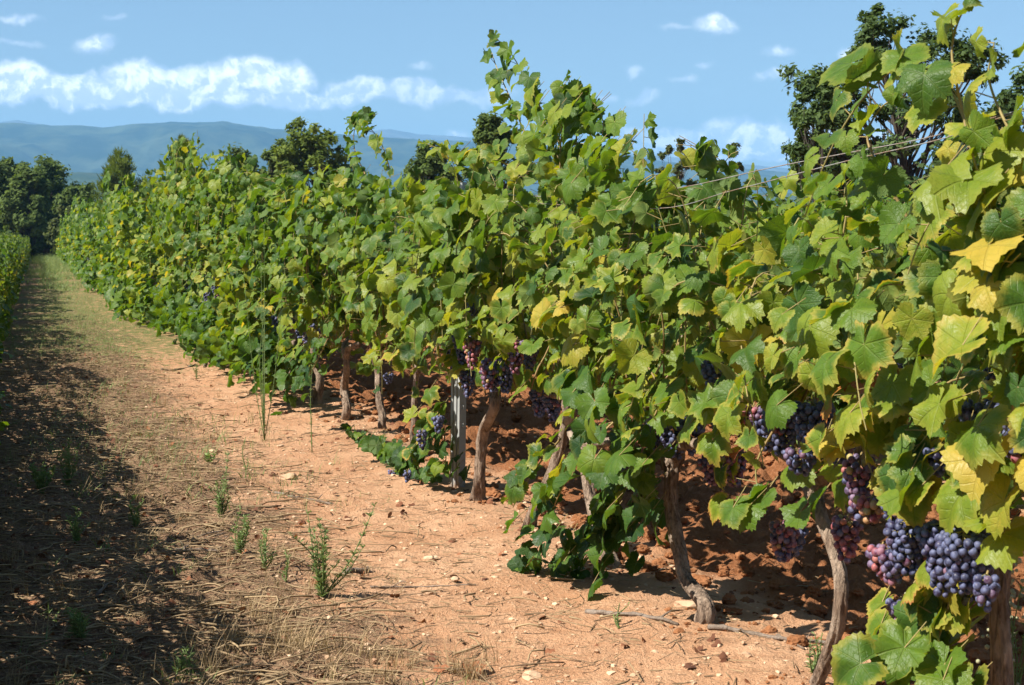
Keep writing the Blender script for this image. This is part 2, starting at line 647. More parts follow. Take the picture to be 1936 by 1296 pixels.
# ------------------------------------------------------------------ the ground, one sheet out to the horizon
def build_ground():
    xs = list(np.arange(-3.2, 3.6, .03))
    st, x = .03, xs[-1]
    while x < 20000:
        st *= 1.17
        x += st
        xs.append(x)
    st, x = .03, xs[0]
    while x > -20000:
        st *= 1.17
        x -= st
        xs.insert(0, x)
    ys = [3.0]
    while ys[-1] < 22000:
        y = ys[-1]
        k = .0055 if y < 22 else .014 if y < 80 else .05 if y < 300 else .16
        ys.append(y + max(.022, y * k))
    st = .03
    while ys[0] > -600:
        st *= 1.3
        ys.insert(0, ys[0] - st)
    X, Y = np.meshgrid(np.array(xs), np.array(ys))
    Z = gz(X, Y)
    n, mcol = X.shape
    i = np.arange(n - 1)[:, None] * mcol
    j = np.arange(mcol - 1)[None]
    q = np.stack((i + j, i + j + 1, i + mcol + j + 1, i + mcol + j), -1).reshape(-1, 4)
    c = lat(X, Y)
    s = c
    litter = (1 - sstep(s, -1.9, -.45)) * sstep(s, -3.4, -2.9)
    litter = np.where(s > -.5, .30 * np.exp(-(s / .28) ** 2), litter)
    litter = np.maximum(litter, .5 * np.exp(-((Y - 3.3) / .9) ** 2) * (s < -.6))
    green = sstep(Y, 9, 22) * .60 * (np.abs(s + 1.5) < 1.3) + sstep(Y, 75, 110) * .6
    mb = MB()
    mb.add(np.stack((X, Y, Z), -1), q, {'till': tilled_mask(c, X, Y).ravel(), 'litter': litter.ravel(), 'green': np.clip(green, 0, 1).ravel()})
    tag(mb.build('ground', M_GROUND), kind='structure')


build_ground()


# ------------------------------------------------------------------ hills and mountains
def build_hills(name, prof, R, depth, seed, c0, c1, rough):
    m, nt, out = material(name + '_forest')
    tc = nt.node('ShaderNodeTexCoord').outputs['Object']
    n = nt.noise(tc, .006, 8, .72)
    nt.l.new(nt.principled(nt.mix(nt.rng(n, .42, .60), c0, c1), .95, .05), out.inputs[0])
    az = np.linspace(-.62, .62, 420)
    rr = np.linspace(0, 1, 60)
    A, T = np.meshgrid(az, rr)
    px = 968 + F * np.tan(A)
    e = np.interp(px, [p[0] for p in prof], [(450 - p[1]) / F for p in prof])
    dist = R + (T - .6) * depth
    sh = np.where(T < .6, np.sin(T / .6 * np.pi / 2) ** 1.25, np.cos((T - .6) / .4 * np.pi / 2))
    X, Y = dist * np.sin(A), dist * np.cos(A)
    fb = fbm(X / depth * 9, Y / depth * 9, seed, 6, .6) - .5
    Z = e * R * np.cos(A) * sh * (1 + rough * fb * (1 - sh * .95) * 2) + fb * rough * e * R * .05 - 3
    n_, mc = X.shape
    i = np.arange(n_ - 1)[:, None] * mc
    j = np.arange(mc - 1)[None]
    q = np.stack((i + j, i + j + 1, i + mc + j + 1, i + mc + j), -1).reshape(-1, 4)
    mb = MB()
    mb.add(np.stack((X, Y, Z), -1), q)
    tag(mb.build(name, m), kind='structure')


build_hills('hills', [(-900, 262), (-200, 240), (0, 245), (100, 248), (200, 251), (260, 244), (330, 240), (430, 241), (500, 249), (560, 259), (640, 263), (740, 261), (880, 268), (1000, 280), (1200, 300), (1500, 330), (2600, 330)],
            5600, 2900, 31, (.014, .028, .016), (.055, .075, .040), .75)
build_hills('mountain', [(-900, 300), (-250, 262), (-60, 242), (10, 234), (40, 228), (75, 233), (120, 246), (200, 268), (420, 275), (600, 268), (690, 252), (738, 245), (790, 255), (900, 262), (1100, 285), (1500, 320), (2600, 320)],
            9000, 2200, 37, (.06, .06, .05), (.12, .12, .10), .3)
build_hills('low_hills', [(-900, 370), (-100, 352), (60, 338), (150, 322), (210, 326), (300, 342), (420, 352), (700, 356), (1000, 362), (2600, 362)],
            2600, 900, 43, (.022, .04, .016), (.05, .07, .03), .5)


# ------------------------------------------------------------------ vine leaves
def leaf_template(lod, rng):
    """one cupped, toothed, lobed blade; petiole joint at the origin, tip towards +y, upper face +z"""
    nr = {0: 52, 1: 24, 2: 9}[lod]
    rings = {0: (.36, .72, 1.0), 1: (.55, 1.0), 2: (1.0,)}[lod]
    ang = np.radians(np.linspace(-168, 168, nr))
    ka = [0, 14, 27, 38, 52, 64, 82, 98, 112, 130, 150, 168]
    deep = rng.uniform(0, 1)
    kr = [.98, .95, .88 - .13 * deep, .88 - .13 * deep, .97, .98, .90 - .10 * deep, .88 - .06 * deep, .90, .87, .78, .58]
    asym = rng.uniform(-.06, .06)
    base = np.interp(np.degrees(np.abs(ang)), ka, kr) * (1 + asym * np.sign(ang))
    if lod == 0:
        teeth = np.where(np.arange(nr) % 2 == 0, 1.045, .955) * (1 + rng.normal(0, .018, nr))
        base = base * teeth
    elif lod == 1:
        base = base * np.where(np.arange(nr) % 2 == 0, 1.05, .95)
    cup, fold, droop = rng.uniform(-.18, .46), rng.uniform(-.05, .55), rng.uniform(.0, .62)
    wav, k, ph = rng.uniform(.05, .20), rng.integers(3, 6), rng.uniform(0, 6.28)
    roll = rng.uniform(-.30, .30)
    V, E, L = [(0, 0, 0)], [0.0], [(0, 0, 0)]
    for ring in rings:
        r = base * ring if ring == 1.0 else ring * (base * .5 + .5 * np.interp(np.degrees(np.abs(ang)), ka, kr))
        x, y = r * np.sin(ang), r * np.cos(ang)
        z = -cup * r ** 2 + fold * np.abs(x) * .7 - droop * np.maximum(y, 0) ** 2 - droop * .5 * np.maximum(-y, 0) ** 2 * .6
        z = z + wav * r ** 2 * np.sin(k * ang + ph) + roll * x * y
        pp = np.abs((np.degrees(np.abs(ang)) + 26) % 52 - 26) / 26
        z = z + .05 * r * (pp - .5) * (1 if lod < 2 else 0)
        V += list(zip(x, y, z))
        E += [ring] * nr
        L += list(zip(x, y, np.zeros(nr)))
    V, E, L = np.array(V), np.array(E), np.array(L)
    i = np.arange(nr - 1)
    tris = np.stack((np.zeros(nr - 1, int), i + 2, i + 1), -1)
    quads = []
    for k2 in range(len(rings) - 1):
        a, b = 1 + k2 * nr, 1 + (k2 + 1) * nr
        quads.append(np.stack((a + i, a + i + 1, b + i + 1, b + i), -1))
    quads = np.vstack(quads) if quads else np.zeros((0, 4), int)
    return V, tris, quads, E, L


TR = np.random.default_rng(5)
LEAVES = {0: [leaf_template(0, TR) for _ in range(30)], 1: [leaf_template(1, TR) for _ in range(24)], 2: [leaf_template(2, TR) for _ in range(14)]}


def put_leaves(mb, rng, lod, pos, nor, tip, size, tone, dry):
    pos, nor, tip = np.asarray(pos), norm(nor), np.asarray(tip)
    tip = norm(tip - nor * np.sum(tip * nor, -1, keepdims=True))
    side = np.cross(tip, nor)
    which = rng.integers(0, len(LEAVES[lod]), len(pos))
    for w, (V, tr, qd, E, L) in enumerate(LEAVES[lod]):
        m = np.nonzero(which == w)[0]
        if not len(m):
            continue
        s = size[m][:, None, None]
        P = pos[m][:, None] + s * (side[m][:, None] * V[None, :, 0:1] + tip[m][:, None] * V[None, :, 1:2] + nor[m][:, None] * V[None, :, 2:3])
        k, n = len(m), len(V)
        b = (np.arange(k) * n)[:, None, None]
        Lx = np.repeat(L[None], k, 0).copy()
        Lx[:, :, 2] = rng.uniform(0, 40, k)[:, None]
        fs = [(b + tr[None]).reshape(-1, 3)]
        if len(qd):
            fs.append((b + qd[None]).reshape(-1, 4))
        mb.add(P.reshape(-1, 3), fs, {'tone': np.repeat(tone[m], n), 'dry': np.repeat(dry[m], n), 'edge': np.tile(E, k), 'luv': Lx.reshape(-1, 3)})


class LeafBag:
    def __init__(s):
        s.p, s.n, s.t, s.s, s.tone, s.dry = [], [], [], [], [], []

    def add(s, p, n, t, size, tone, dry):
        s.p.append(p), s.n.append(n), s.t.append(t), s.s.append(size), s.tone.append(tone), s.dry.append(dry)

    def build(s, rng, lod, name, parent):
        mb = MB()
        put_leaves(mb, rng, lod, np.array(s.p), np.array(s.n), np.array(s.t), np.array(s.s), np.array(s.tone), np.array(s.dry))
        return mb.build(name, M_LEAF, parent)


SUNL = None   # the direction of the sun in the row's own axes, for leaves turned to the light
_c, _s = math.cos(-ALPHA), math.sin(-ALPHA)
SUNL = np.array((_c * sdir.x - _s * sdir.y, _s * sdir.x + _c * sdir.y, sdir.z))


def leaf_pose(rng, sgn, spread=.55):
    """a blade on one face of the row: turned outwards, up and a little to the sun, its tip hanging"""
    n = np.array((sgn * .62, 0, .42)) + .35 * SUNL * (1 if sgn < 0 else .35) + rng.normal(0, spread, 3)
    t = np.array((sgn * .35, rng.normal(0, .55), -1.0))
    return n, t


def shoot_leaves(bag, stems, rng, path, size, tone, dryb, step=.06, pet=.07, sgn=None, lod=0, start=.0, tones_low=.12):
    """leaves alternating along one shoot, and the shoot's own stem"""
    path = np.asarray(path)
    seg = np.linalg.norm(np.diff(path, axis=0), axis=1)
    cum = np.concatenate(([0], np.cumsum(seg)))
    Ltot = cum[-1]
    k, d = 0, start
    while d < Ltot:
        f = d / Ltot
        p = np.array([np.interp(d, cum, path[:, i]) for i in range(3)])
        sg = sgn if sgn is not None else (-1 if p[0] + rng.normal(0, .12) < 0 else 1)
        side = 1 if k % 2 else -1
        pd = norm(np.array((sg * .6 + rng.normal(0, .3), side * .8 + rng.normal(0, .3), .25 + rng.normal(0, .35))))
        small = 1.0 if f < .75 else 1.0 - .42 * (f - .75) / .25
        pl = pet * rng.uniform(.7, 1.3) * small
        q = p + pd * pl
        n, t = leaf_pose(rng, sg)
        t = t + pd * .5
        bag.add(q, n, t, size * small * rng.uniform(.55, 1.18), float(np.clip(tone + rng.normal(0, .15) + tones_low * (1 - f) - .02, 0, 1)), float(np.clip(dryb * rng.uniform(.2, 1.5) + (.2 * (1 - f)), 0, 1)))
        if lod < 2:
            stems['pet'].append((p, q))
        k += 1
        d += step * rng.uniform(.75, 1.3)
    if lod < 2:
        stems['can'].append((path, .0045 if lod == 0 else .005))


def build_canes(stems, parent):
    """every cane of a near vine is a part of its own, with the leaf stalks that grow on it"""
    ends = [np.asarray(pth) for pth, r in stems['can']]
    loose = {'pet': [], 'can': []}
    lots = [{'pet': [], 'can': [c]} for c in stems['can']]
    for a, b in stems['pet']:
        near = [np.min(np.linalg.norm(e - a, axis=1)) for e in ends]
        k = int(np.argmin(near))
        (lots[k] if near[k] < .035 else loose)['pet'].append((a, b))
    for l in lots:
        build_stems(l, 'cane', parent, 0)
    if loose['pet']:
        tag(build_stems(loose, 'leaf_stalks', parent, 0), kind='stuff')


def build_stems(stems, name, parent, lod):
    mb = MB()
    for path, r in stems['can']:
        n = len(path)
        V, fs = tube(path, np.linspace(r, r * .35, n), 5 if lod == 0 else 3, False)
        mb.add(V, fs, {'tone': np.linspace(.15, .9, n).repeat(5 if lod == 0 else 3)})
    if len(stems['pet']):
        A = np.array([a for a, b in stems['pet']])
        B = np.array([b for a, b in stems['pet']])
        V, q = tubes_fast(A, B, np.full(len(A), .0018), np.full(len(A), .0013))
        mb.add(V, q, {'tone': np.full(len(V), .45)})
    return mb.build(name, M_CANE, parent)


def gen_canopy(rng, lod, H, W, zb, nsh, head, size, tone, dry, fill, span=.55, tall=.14):
    bag, stems = LeafBag(), {'pet': [], 'can': []}
    vs = int(rng.integers(10000))
    for i in range(nsh):
        p = np.array((rng.normal(0, .05), rng.uniform(-.42, .42), head + rng.uniform(-.05, .18)))
        lean = rng.normal(0, .34)
        d = norm(np.array((lean, rng.normal(0, .35), 1.0)))
        top = H * (rng.uniform(.78, 1.0) if rng.uniform() > tall else rng.uniform(1.02, 1.16))
        path = [p]
        n = int(rng.uniform(.85, 1.5) * (H - head) / .055)
        for k in range(n):
            if p[2] > top - .25:
                d = d + np.array((np.sign(p[0] + 1e-3) * .10, rng.normal(0, .05), -.24 if p[2] < top - .06 else -.6))
            d = norm(d + rng.normal(0, .07, 3))
            if abs(p[0]) > W * .8:
                d[0] *= .5
            p = p + d * .055
            path.append(p)
        shoot_leaves(bag, stems, rng, path, size, tone, dry, lod=lod, step=.062 if lod == 0 else .075, start=.06)
    for i in range(fill):
        z = zb + (H - .08 - zb) * rng.uniform(0, 1) ** .85
        prof = W * (.42 + .64 * math.sin(math.pi * min(1, max(0, (z - zb) / (H - zb))) ** .8))
        sg = -1 if rng.uniform() < .62 else 1
        p = np.array((sg * prof * rng.uniform(.55, 1.08), rng.uniform(-span, span), z))
        vo = float(vnoise(p[1] * 3.6 + sg * 40, z * 3.6, vs))
        if vo < .47:
            continue
        p[0] += sg * (vo - .6) * .42
        n, t = leaf_pose(rng, sg)
        f = (z - zb) / (H - zb)
        bag.add(p, n, t, size * rng.uniform(.5, 1.15), float(np.clip(tone + rng.normal(0, .19) + .13 * (1 - f), 0, 1)), float(np.clip(dry * rng.uniform(.2, 1.5) + .28 * (1 - f), 0, 1)))
        if lod == 0:
            stems['pet'].append((p, p + norm(np.array((-sg * .8, rng.normal(0, .4), rng.normal(.2, .4)))) * .09))
    return bag, stems


def gen_trunk(rng, path, radii, m=26, n=64):
    """a gnarled old vine trunk: flared foot, knots, a fissured twisting skin"""
    P = smooth_path(path, n)
    P = P + np.stack([(vnoise(np.linspace(0, 9, n), np.full(n, 3.3 + a), int(rng.integers(1000))) - .5) * .014 for a in range(3)], -1)
    R = np.interp(np.linspace(0, 1, n), np.linspace(0, 1, len(radii)), radii)
    ph = np.linspace(0, 2 * np.pi, m, endpoint=False)
    S, PH = np.meshgrid(np.linspace(0, 1, n), ph, indexing='ij')
    tw = PH + S * 2.2
    sd = int(rng.integers(1000))
    b = 1 + .34 * (fbm(np.cos(tw) * 2.2 + 5, np.sin(tw) * 2.2 + S * 2.4, sd, 3) - .5) + .30 * (fbm(np.cos(PH) * 1.5 + S * 9, np.sin(PH) * 1.5 + 4, sd + 7, 2) - .5)
    tn = fbm(np.cos(tw) * 3 + 9, np.sin(tw) * 3 + S * 5, sd + 3, 3) * 5
    b = .93 * b - .16 * np.abs(np.sin(tw * 3.5 + tn)) ** 3 + .07 * np.sin(tw * 6 + 3 * S + tn)
    return tube(P, R, m, True, b)


# berries
def ico(sub):
    bm = bmesh.new()
    bmesh.ops.create_icosphere(bm, subdivisions=sub, radius=1)
    bm.verts.index_update()
    V = np.array([v.co[:] for v in bm.verts])
    Fc = np.array([[v.index for v in f.verts] for f in bm.faces])
    bm.free()
    return V, Fc


ICO1, ICO2, ICO3 = ico(1), ico(2), ico(3)


def build_bunch(rng, top, L, R, ripe, dia, parent, lod=0, shoulder=True, lean=(0, 0)):
    """a hanging bunch: packed berries (one mesh) round a green stalk (its sub-part)"""
    r = dia / 2
    pts, acc = [], []
    want = 400 if lod == 0 else 120
    for k in range(want * 6):
        t = rng.uniform(0, 1) ** .9
        Rt = R * (1 - .72 * t ** 1.3) * (1 if t > .12 else .75 + 2 * t)
        a = rng.uniform(0, 6.283)
        q = Rt * rng.uniform(.45, 1) ** .5
        p = np.array((q * math.cos(a) + lean[0] * t * L, q * math.sin(a) + lean[1] * t * L, -.010 - t * L))
        rr = r * (rng.uniform(.86, 1.12) if rng.uniform() < .88 else rng.uniform(.6, .8))
        if not acc or min(np.linalg.norm(np.array(acc) - p, axis=1)) > dia * .80:
            acc.append(p)
            pts.append((p, rr))
        if len(pts) > want:
            break
    V, Fc = {0: ICO3, 1: ICO2, 2: ICO1}[lod]
    mb = MB()
    pt = np.array([p for p, _ in pts])
    grad = norm(rng.normal(0, 1, 3))
    for p, rr in pts:
        t = ripe + rng.normal(0, .13) + .18 * (grad.dot(p + np.array((0, 0, L / 2))) / L)
        if rng.uniform() < .05:
            t += .28
        sc_ = np.array((1, 1, rng.uniform(.96, 1.16)))
        sc_[int(rng.integers(0, 2))] = rng.uniform(.9, 1.0)
        mb.add(V * rr * sc_ + p + top, Fc, {'tone': np.full(len(V), np.clip(t, 0, 1))})
    o = mb.build('grape_bunch', M_GRAPE, parent)
    if lod < 2:
        st = MB()
        path = [top + np.array((.012, .008, .004)), top + np.array((.003, .002, -.012)), top + np.array((lean[0] * L * .5, lean[1] * L * .5, -L * .55)), top + np.array((lean[0] * L * .9, lean[1] * L * .9, -L * .92))]
        Vt, fs = tube(smooth_path(path, 8), np.linspace(.003, .0012, 8), 5)
        st.add(Vt, fs, {'tone': np.full(len(Vt), .25)})
        for p, rr in pts[::2]:
            t = min(1, max(0, -p[2] / L))
            a = np.array((lean[0] * t * L, lean[1] * t * L, p[2] + .012))
            Vt, q = tubes_fast([a + top], [p + top], [.0011], [.0009])
            st.add(Vt, q, {'tone': np.full(len(Vt), .8)})
        st.build('stalk', M_CANE, o)
    return o


# ------------------------------------------------------------------ the front row: vines near the camera, each its own shape
def local(p, base):
    d = np.asarray(p, float) - base
    return np.array((d.dot(NRM), d.dot(U), d[2]))


ROW_GROUP = 'grape vines of the front row'


def row_base(Y, c=0.0):
    x = RX0 - RK * Y + c / math.cos(ALPHA)
    return np.array((x, Y, float(gz(x, Y))))


CLEAR = [(878, 690, .10, -.3), (935, 715, .08, -.24), (975, 690, .08, -.2), (1030, 770, .08, .05), (868, 760, .06, 0), (866, 820, .06, 0), (865, 880, .06, 0), (720, 720, .06, .1), (720, 770, .06, .1),
         (935, 770, .06, 0), (912, 830, .06, 0), (905, 900, .06, 0), (1266, 890, .07, 0), (1270, 960, .07, 0), (1290, 1040, .07, 0), (1320, 1130, .08, 0), (1270, 830, .08, -.05), (1480, 810, .09, -.1), (1540, 810, .08, -.1),
         (1513, 872, .07, -.2), (1480, 1030, .10, -.15), (1570, 1000, .06, -.05), (1585, 1080, .08, 0), (1590, 1150, .08, 0), (1560, 1250, .08, 0), (1630, 930, .09, -.2), (1648, 960, .07, -.22), (1595, 1010, .07, -.1),
         (1720, 1040, .09, -.25), (1790, 1050, .11, -.25), (1850, 1060, .09, -.22), (1890, 1100, .07, -.1), (1895, 1180, .07, -.1), (1895, 1260, .07, -.1), (1775, 875, .05, -.28), (1850, 790, .06, -.22),
         (872, 350, .04, 0), (1400, 950, .10, 0), (1400, 1030, .12, 0), (1340, 960, .08, 0)]


FRUIT = [(1630, 900, .05, -.2), (1630, 950, .05, -.2), (1650, 975, .05, -.22), (1595, 1010, .05, -.1), (1482, 1030, .07, -.15), (1513, 872, .05, -.2), (1530, 800, .06, -.12), (1690, 1060, .05, -.25), (1775, 875, .04, -.26)]


def prune(bag, base, spots=None):
    """the grower strips leaves that stand in front of the fruit"""
    eye = local((0, 0, CAMZ), base)
    keep = np.ones(len(bag.p), bool)
    P = np.array(bag.p)
    T = norm(np.array(bag.t))
    C = P + T * np.array(bag.s)[:, None] * .4
    for px, py, r, c in spots or CLEAR:
        g = local(on_row(px, py, c), base)
        d = norm(g - eye)
        v = C - eye
        al = v @ d
        off = np.linalg.norm(v - al[:, None] * d, axis=1)
        keep &= ~((off < r) & (al < np.linalg.norm(g - eye) + .04))
    for k in ('p', 'n', 't', 's', 'tone', 'dry'):
        setattr(bag, k, [x for x, f in zip(getattr(bag, k), keep) if f])


NEAR = set()


def near_vine(seed, Y, label, trunk_px, trunk_r, H, W, zb, nsh, head, size, tone, dry, fill, shoots=(), bunches=(), span=.55, extra=()):
    rng = np.random.default_rng(seed)
    base = row_base(Y)
    if trunk_px:
        pts = [on_row(px, py, c) for (px, py, c) in trunk_px]
        g = float(gz(pts[0][0], pts[0][1]))
        base = np.array((pts[0][0], pts[0][1], g - .025))
        tp = [local(p, base) for p in pts]
        sink = tp[0][2]
        tp = [p - np.array((0, 0, sink * max(0, 1 - i / 2))) for i, p in enumerate(tp)]
        tp.insert(0, tp[0] + np.array((0, 0, -.07)))
    else:
        tp = [(0, 0, -.07), (.0, .0, .02), (rng.normal(0, .04), rng.normal(0, .04), head * .35), (rng.normal(0, .05), rng.normal(0, .05), head * .7), (0, rng.normal(0, .03), head)]
    t = thing('grape_vine', base, label, 'grape vine', ROW_GROUP, ALPHA)
    NEAR.add(t.name)
    mb = MB()
    V, fs = gen_trunk(rng, tp, [trunk_r[0] * 1.2] + [r * .86 for r in trunk_r[1:]])
    mb.add(V, fs)
    hd = np.array(tp[-1], float)
    # the head splits in short arms that lie along the row
    for s in (-1, 1, -1):
        e = hd + np.array((rng.normal(0, .04), s * rng.uniform(.18, .36), rng.uniform(.05, .16)))
        V, fs = gen_trunk(rng, [hd - np.array((0, 0, .04)), hd + np.array((0, s * .08, .05)), e], [trunk_r[-1] * .95, trunk_r[-1] * .75, trunk_r[-1] * .45], 12, 18)
        mb.add(V, fs)
    mb.build('trunk', M_BARK, t)
    bag, stems = gen_canopy(rng, 0, H, W, zb, nsh, head, size, tone, dry, fill, span, 0.04 if Y < 8 else .14)
    prune(bag, base)
    for (px, py, c, n, sprd, sz, tn, dr) in extra:          # leaf clusters hanging at a spot
        q0 = local(on_row(px, py, c), base)
        for i in range(n):
            p = q0 + rng.normal(0, 1, 3) * np.array((.06, sprd, sprd))
            nn, tt = leaf_pose(rng, -1, .36)
            bag.add(p, nn, tt, sz * rng.uniform(.75, 1.15), float(np.clip(tn + rng.normal(0, .13), 0, 1)), float(np.clip(dr * rng.uniform(.4, 1.4), 0, 1)))
            stems['pet'].append((p, p + np.array((.05, rng.normal(0, .03), .06))))
    prune(bag, base, FRUIT)
    bag.build(rng, 0, 'foliage', t)
    gone = set(map(lambda q: tuple(np.round(q, 5)), bag.p))
    stems['pet'] = [(a, b) for a, b in stems['pet'] if tuple(np.round(b, 5)) in gone or tuple(np.round(a, 5)) in gone]
    build_canes(stems, t)
    for (pth, sz, tn, dr, st) in shoots:                    # single long shoots that stand out of the hedge
        b2, s2 = LeafBag(), {'pet': [], 'can': []}
        P = smooth_path([local(on_row(px, py, c), base) for (px, py, c) in pth], 40)
        shoot_leaves(b2, s2, rng, P, sz, tn, dr, step=st, pet=.06, sgn=-1, lod=0, tones_low=.05)
        prune(b2, base)
        o = build_stems(s2, 'shoot', t, 0)
        b2.build(rng, 0, 'leaves', o)
    for (px, py, c, L, R, ripe) in bunches:
        q = local(on_row(px, py, c), base)
        build_bunch(rng, q, L, R, ripe, .0200, t)
    return t


# bunches as (px, py of the top, metres behind the row's line, length, radius, ripeness)
near_vine(101, 2.75, 'vine at the very right edge whose big leaves run out of the photo', None, [.05, .045, .04, .036, .036], 2.0, .34, .75, 10, .62, .076, .44, .35, 90)
near_vine(102, 3.72, 'nearest grape vine with thick bare trunk in the bottom right corner',
          [(1912, 1420, 0), (1903, 1290, 0), (1890, 1170, 0), (1888, 1090, 0), (1893, 1030, .02)], [.044, .040, .036, .034, .036],
          1.64, .36, .80, 11, .66, .074, .45, .42, 140,
          shoots=[([(1850, 330, -.1), (1815, 190, -.15), (1800, 90, -.15), (1825, 10, -.15), (1860, -40, -.15)], .060, .58, .25, .055),
                  ([(1960, 330, -.2), (1905, 240, -.25), (1870, 150, -.25), (1880, 80, -.25)], .062, .60, .3, .06),
                  ([(1720, 420, -.15), (1670, 330, -.2), (1640, 260, -.2), (1670, 200, -.2), (1730, 180, -.2)], .056, .45, .15, .05),
                  ([(1760, 640, -.3), (1850, 560, -.38), (1930, 480, -.38)], .080, .66, .45, .08),
                  ([(1840, 900, -.22), (1800, 1120, -.2), (1770, 1230, -.2), (1790, 1290, -.2)], .075, .42, .35, .075)],
          extra=[(1740, 1225, -.22, 5, .05, .082, .40, .35), (1810, 1250, -.2, 4, .05, .082, .42, .4), (1840, 330, -.3, 5, .05, .088, .68, .42), (1900, 420, -.34, 4, .06, .09, .74, .5), (1890, 580, -.36, 4, .06, .094, .66, .45),
                 (1750, 1130, -.24, 4, .05, .07, .62, .85), (1840, 880, -.3, 6, .06, .08, .52, .35), (1900, 970, -.3, 3, .06, .08, .6, .4), (1700, 890, -.28, 5, .05, .072, .60, .5), (1760, 930, -.28, 3, .04, .074, .5, .3), (1660, 1180, -.2, 3, .04, .06, .5, .5), (1770, 1180, -.22, 4, .05, .08, .4, .4), (1760, 1270, -.2, 5, .06, .085, .36, .4), (1930, 800, -.3, 5, .08, .08, .6, .4),
                 (1700, 780, -.25, 4, .06, .075, .58, .5)],
          bunches=[(1720, 985, -.24, .12, .06, .28), (1785, 985, -.24, .16, .062, .25), (1745, 1010, -.2, .12, .05, .50), (1820, 1005, -.26, .13, .055, .15), (1690, 1030, -.25, .08, .045, .5), (1840, 1000, -.18, .16, .06, .18), (1863, 1085, -.24, .07, .03, .3),
                   (1665, 1030, -.24, .07, .035, .66), (1775, 845, -.24, .05, .035, .3), (1850, 755, -.18, .10, .05, .25), (1925, 760, -.24, .11, .05, .3), (1695, 935, -.2, .08, .04, .42), (1700, 1130, -.18, .05, .03, .4)])
near_vine(103, 4.78, 'grape vine with slim grey-brown trunk, red and dark grape bunches on both sides of it',
          [(1538, 1310, 0), (1562, 1240, 0), (1582, 1180, 0), (1592, 1110, 0), (1578, 1050, 0), (1555, 985, 0), (1538, 920, .02)], [.040, .028, .026, .028, .024, .026, .030],
          1.50, .34, .78, 12, .66, .069, .46, .42, 135,
          shoots=[([(1560, 640, -.2), (1580, 520, -.28), (1600, 400, -.28), (1595, 310, -.25)], .066, .42, .2, .055),
                  ([(1640, 700, -.2), (1620, 800, -.25), (1650, 900, -.25)], .066, .66, .75, .055),
                  ([(1470, 800, -.15), (1430, 880, -.2), (1440, 960, -.2)], .062, .52, .3, .06)],
          extra=[(1615, 810, -.24, 5, .035, .07, .76, .80), (1700, 860, -.25, 6, .06, .07, .60, .55), (1560, 900, -.2, 4, .05, .062, .52, .4), (1560, 580, -.3, 5, .05, .075, .40, .2), (1500, 690, -.28, 5, .07, .07, .5, .3), (1440, 940, -.2, 4, .04, .062, .55, .4), (1655, 790, -.26, 3, .03, .072, .74, .9), (1590, 770, -.24, 3, .04, .068, .66, .8), (1550, 960, -.2, 3, .03, .064, .46, .3), (1580, 1000, -.16, 2, .02, .06, .4, .2), (1440, 760, -.24, 4, .05, .066, .52, .6)],
          bunches=[(1480, 760, -.10, .15, .065, .35), (1535, 755, -.10, .15, .065, .15), (1450, 770, -.08, .12, .05, .4), (1422, 765, -.10, .07, .035, .66), (1515, 845, -.18, .065, .05, .40), (1482, 985, -.12, .11, .045, .60),
                   (1500, 990, -.05, .09, .045, .15), (1625, 860, -.18, .16, .045, .58), (1648, 935, -.2, .06, .040, .86), (1600, 975, -.05, .12, .045, .68), (1590, 830, -.1, .07, .04, .3)])
near_vine(104, 5.38, 'grape vine with long S-shaped trunk and knobbly foot, black grapes in its shade',
          [(1328, 1204, 0), (1332, 1160, 0), (1300, 1100, 0), (1285, 1050, 0), (1270, 980, 0), (1264, 920, 0), (1270, 860, .02)], [.040, .052, .036, .033, .034, .032, .040],
          1.62, .36, .70, 12, .68, .068, .42, .30, 140,
          extra=[(1270, 620, -.3, 6, .08, .07, .42, .2), (1170, 790, -.28, 6, .05, .07, .50, .35), (1400, 700, -.26, 5, .08, .066, .45, .3), (1380, 890, .1, 4, .06, .06, .5, .6), (1230, 770, -.2, 6, .05, .068, .40, .3), (1340, 770, -.16, 6, .05, .066, .42, .4), (1410, 830, -.1, 4, .04, .064, .5, .85), (1210, 860, -.16, 5, .05, .062, .36, .3)],
          bunches=[(1235, 800, -.02, .12, .05, .2), (1275, 790, .0, .14, .065, .12), (1310, 790, .04, .12, .05, .25), (1350, 860, .15, .10, .06, .55), (1390, 850, .15, .12, .05, .6), (1365, 770, .05, .10, .045, .2), (1345, 680, -.12, .07, .04, .25)])
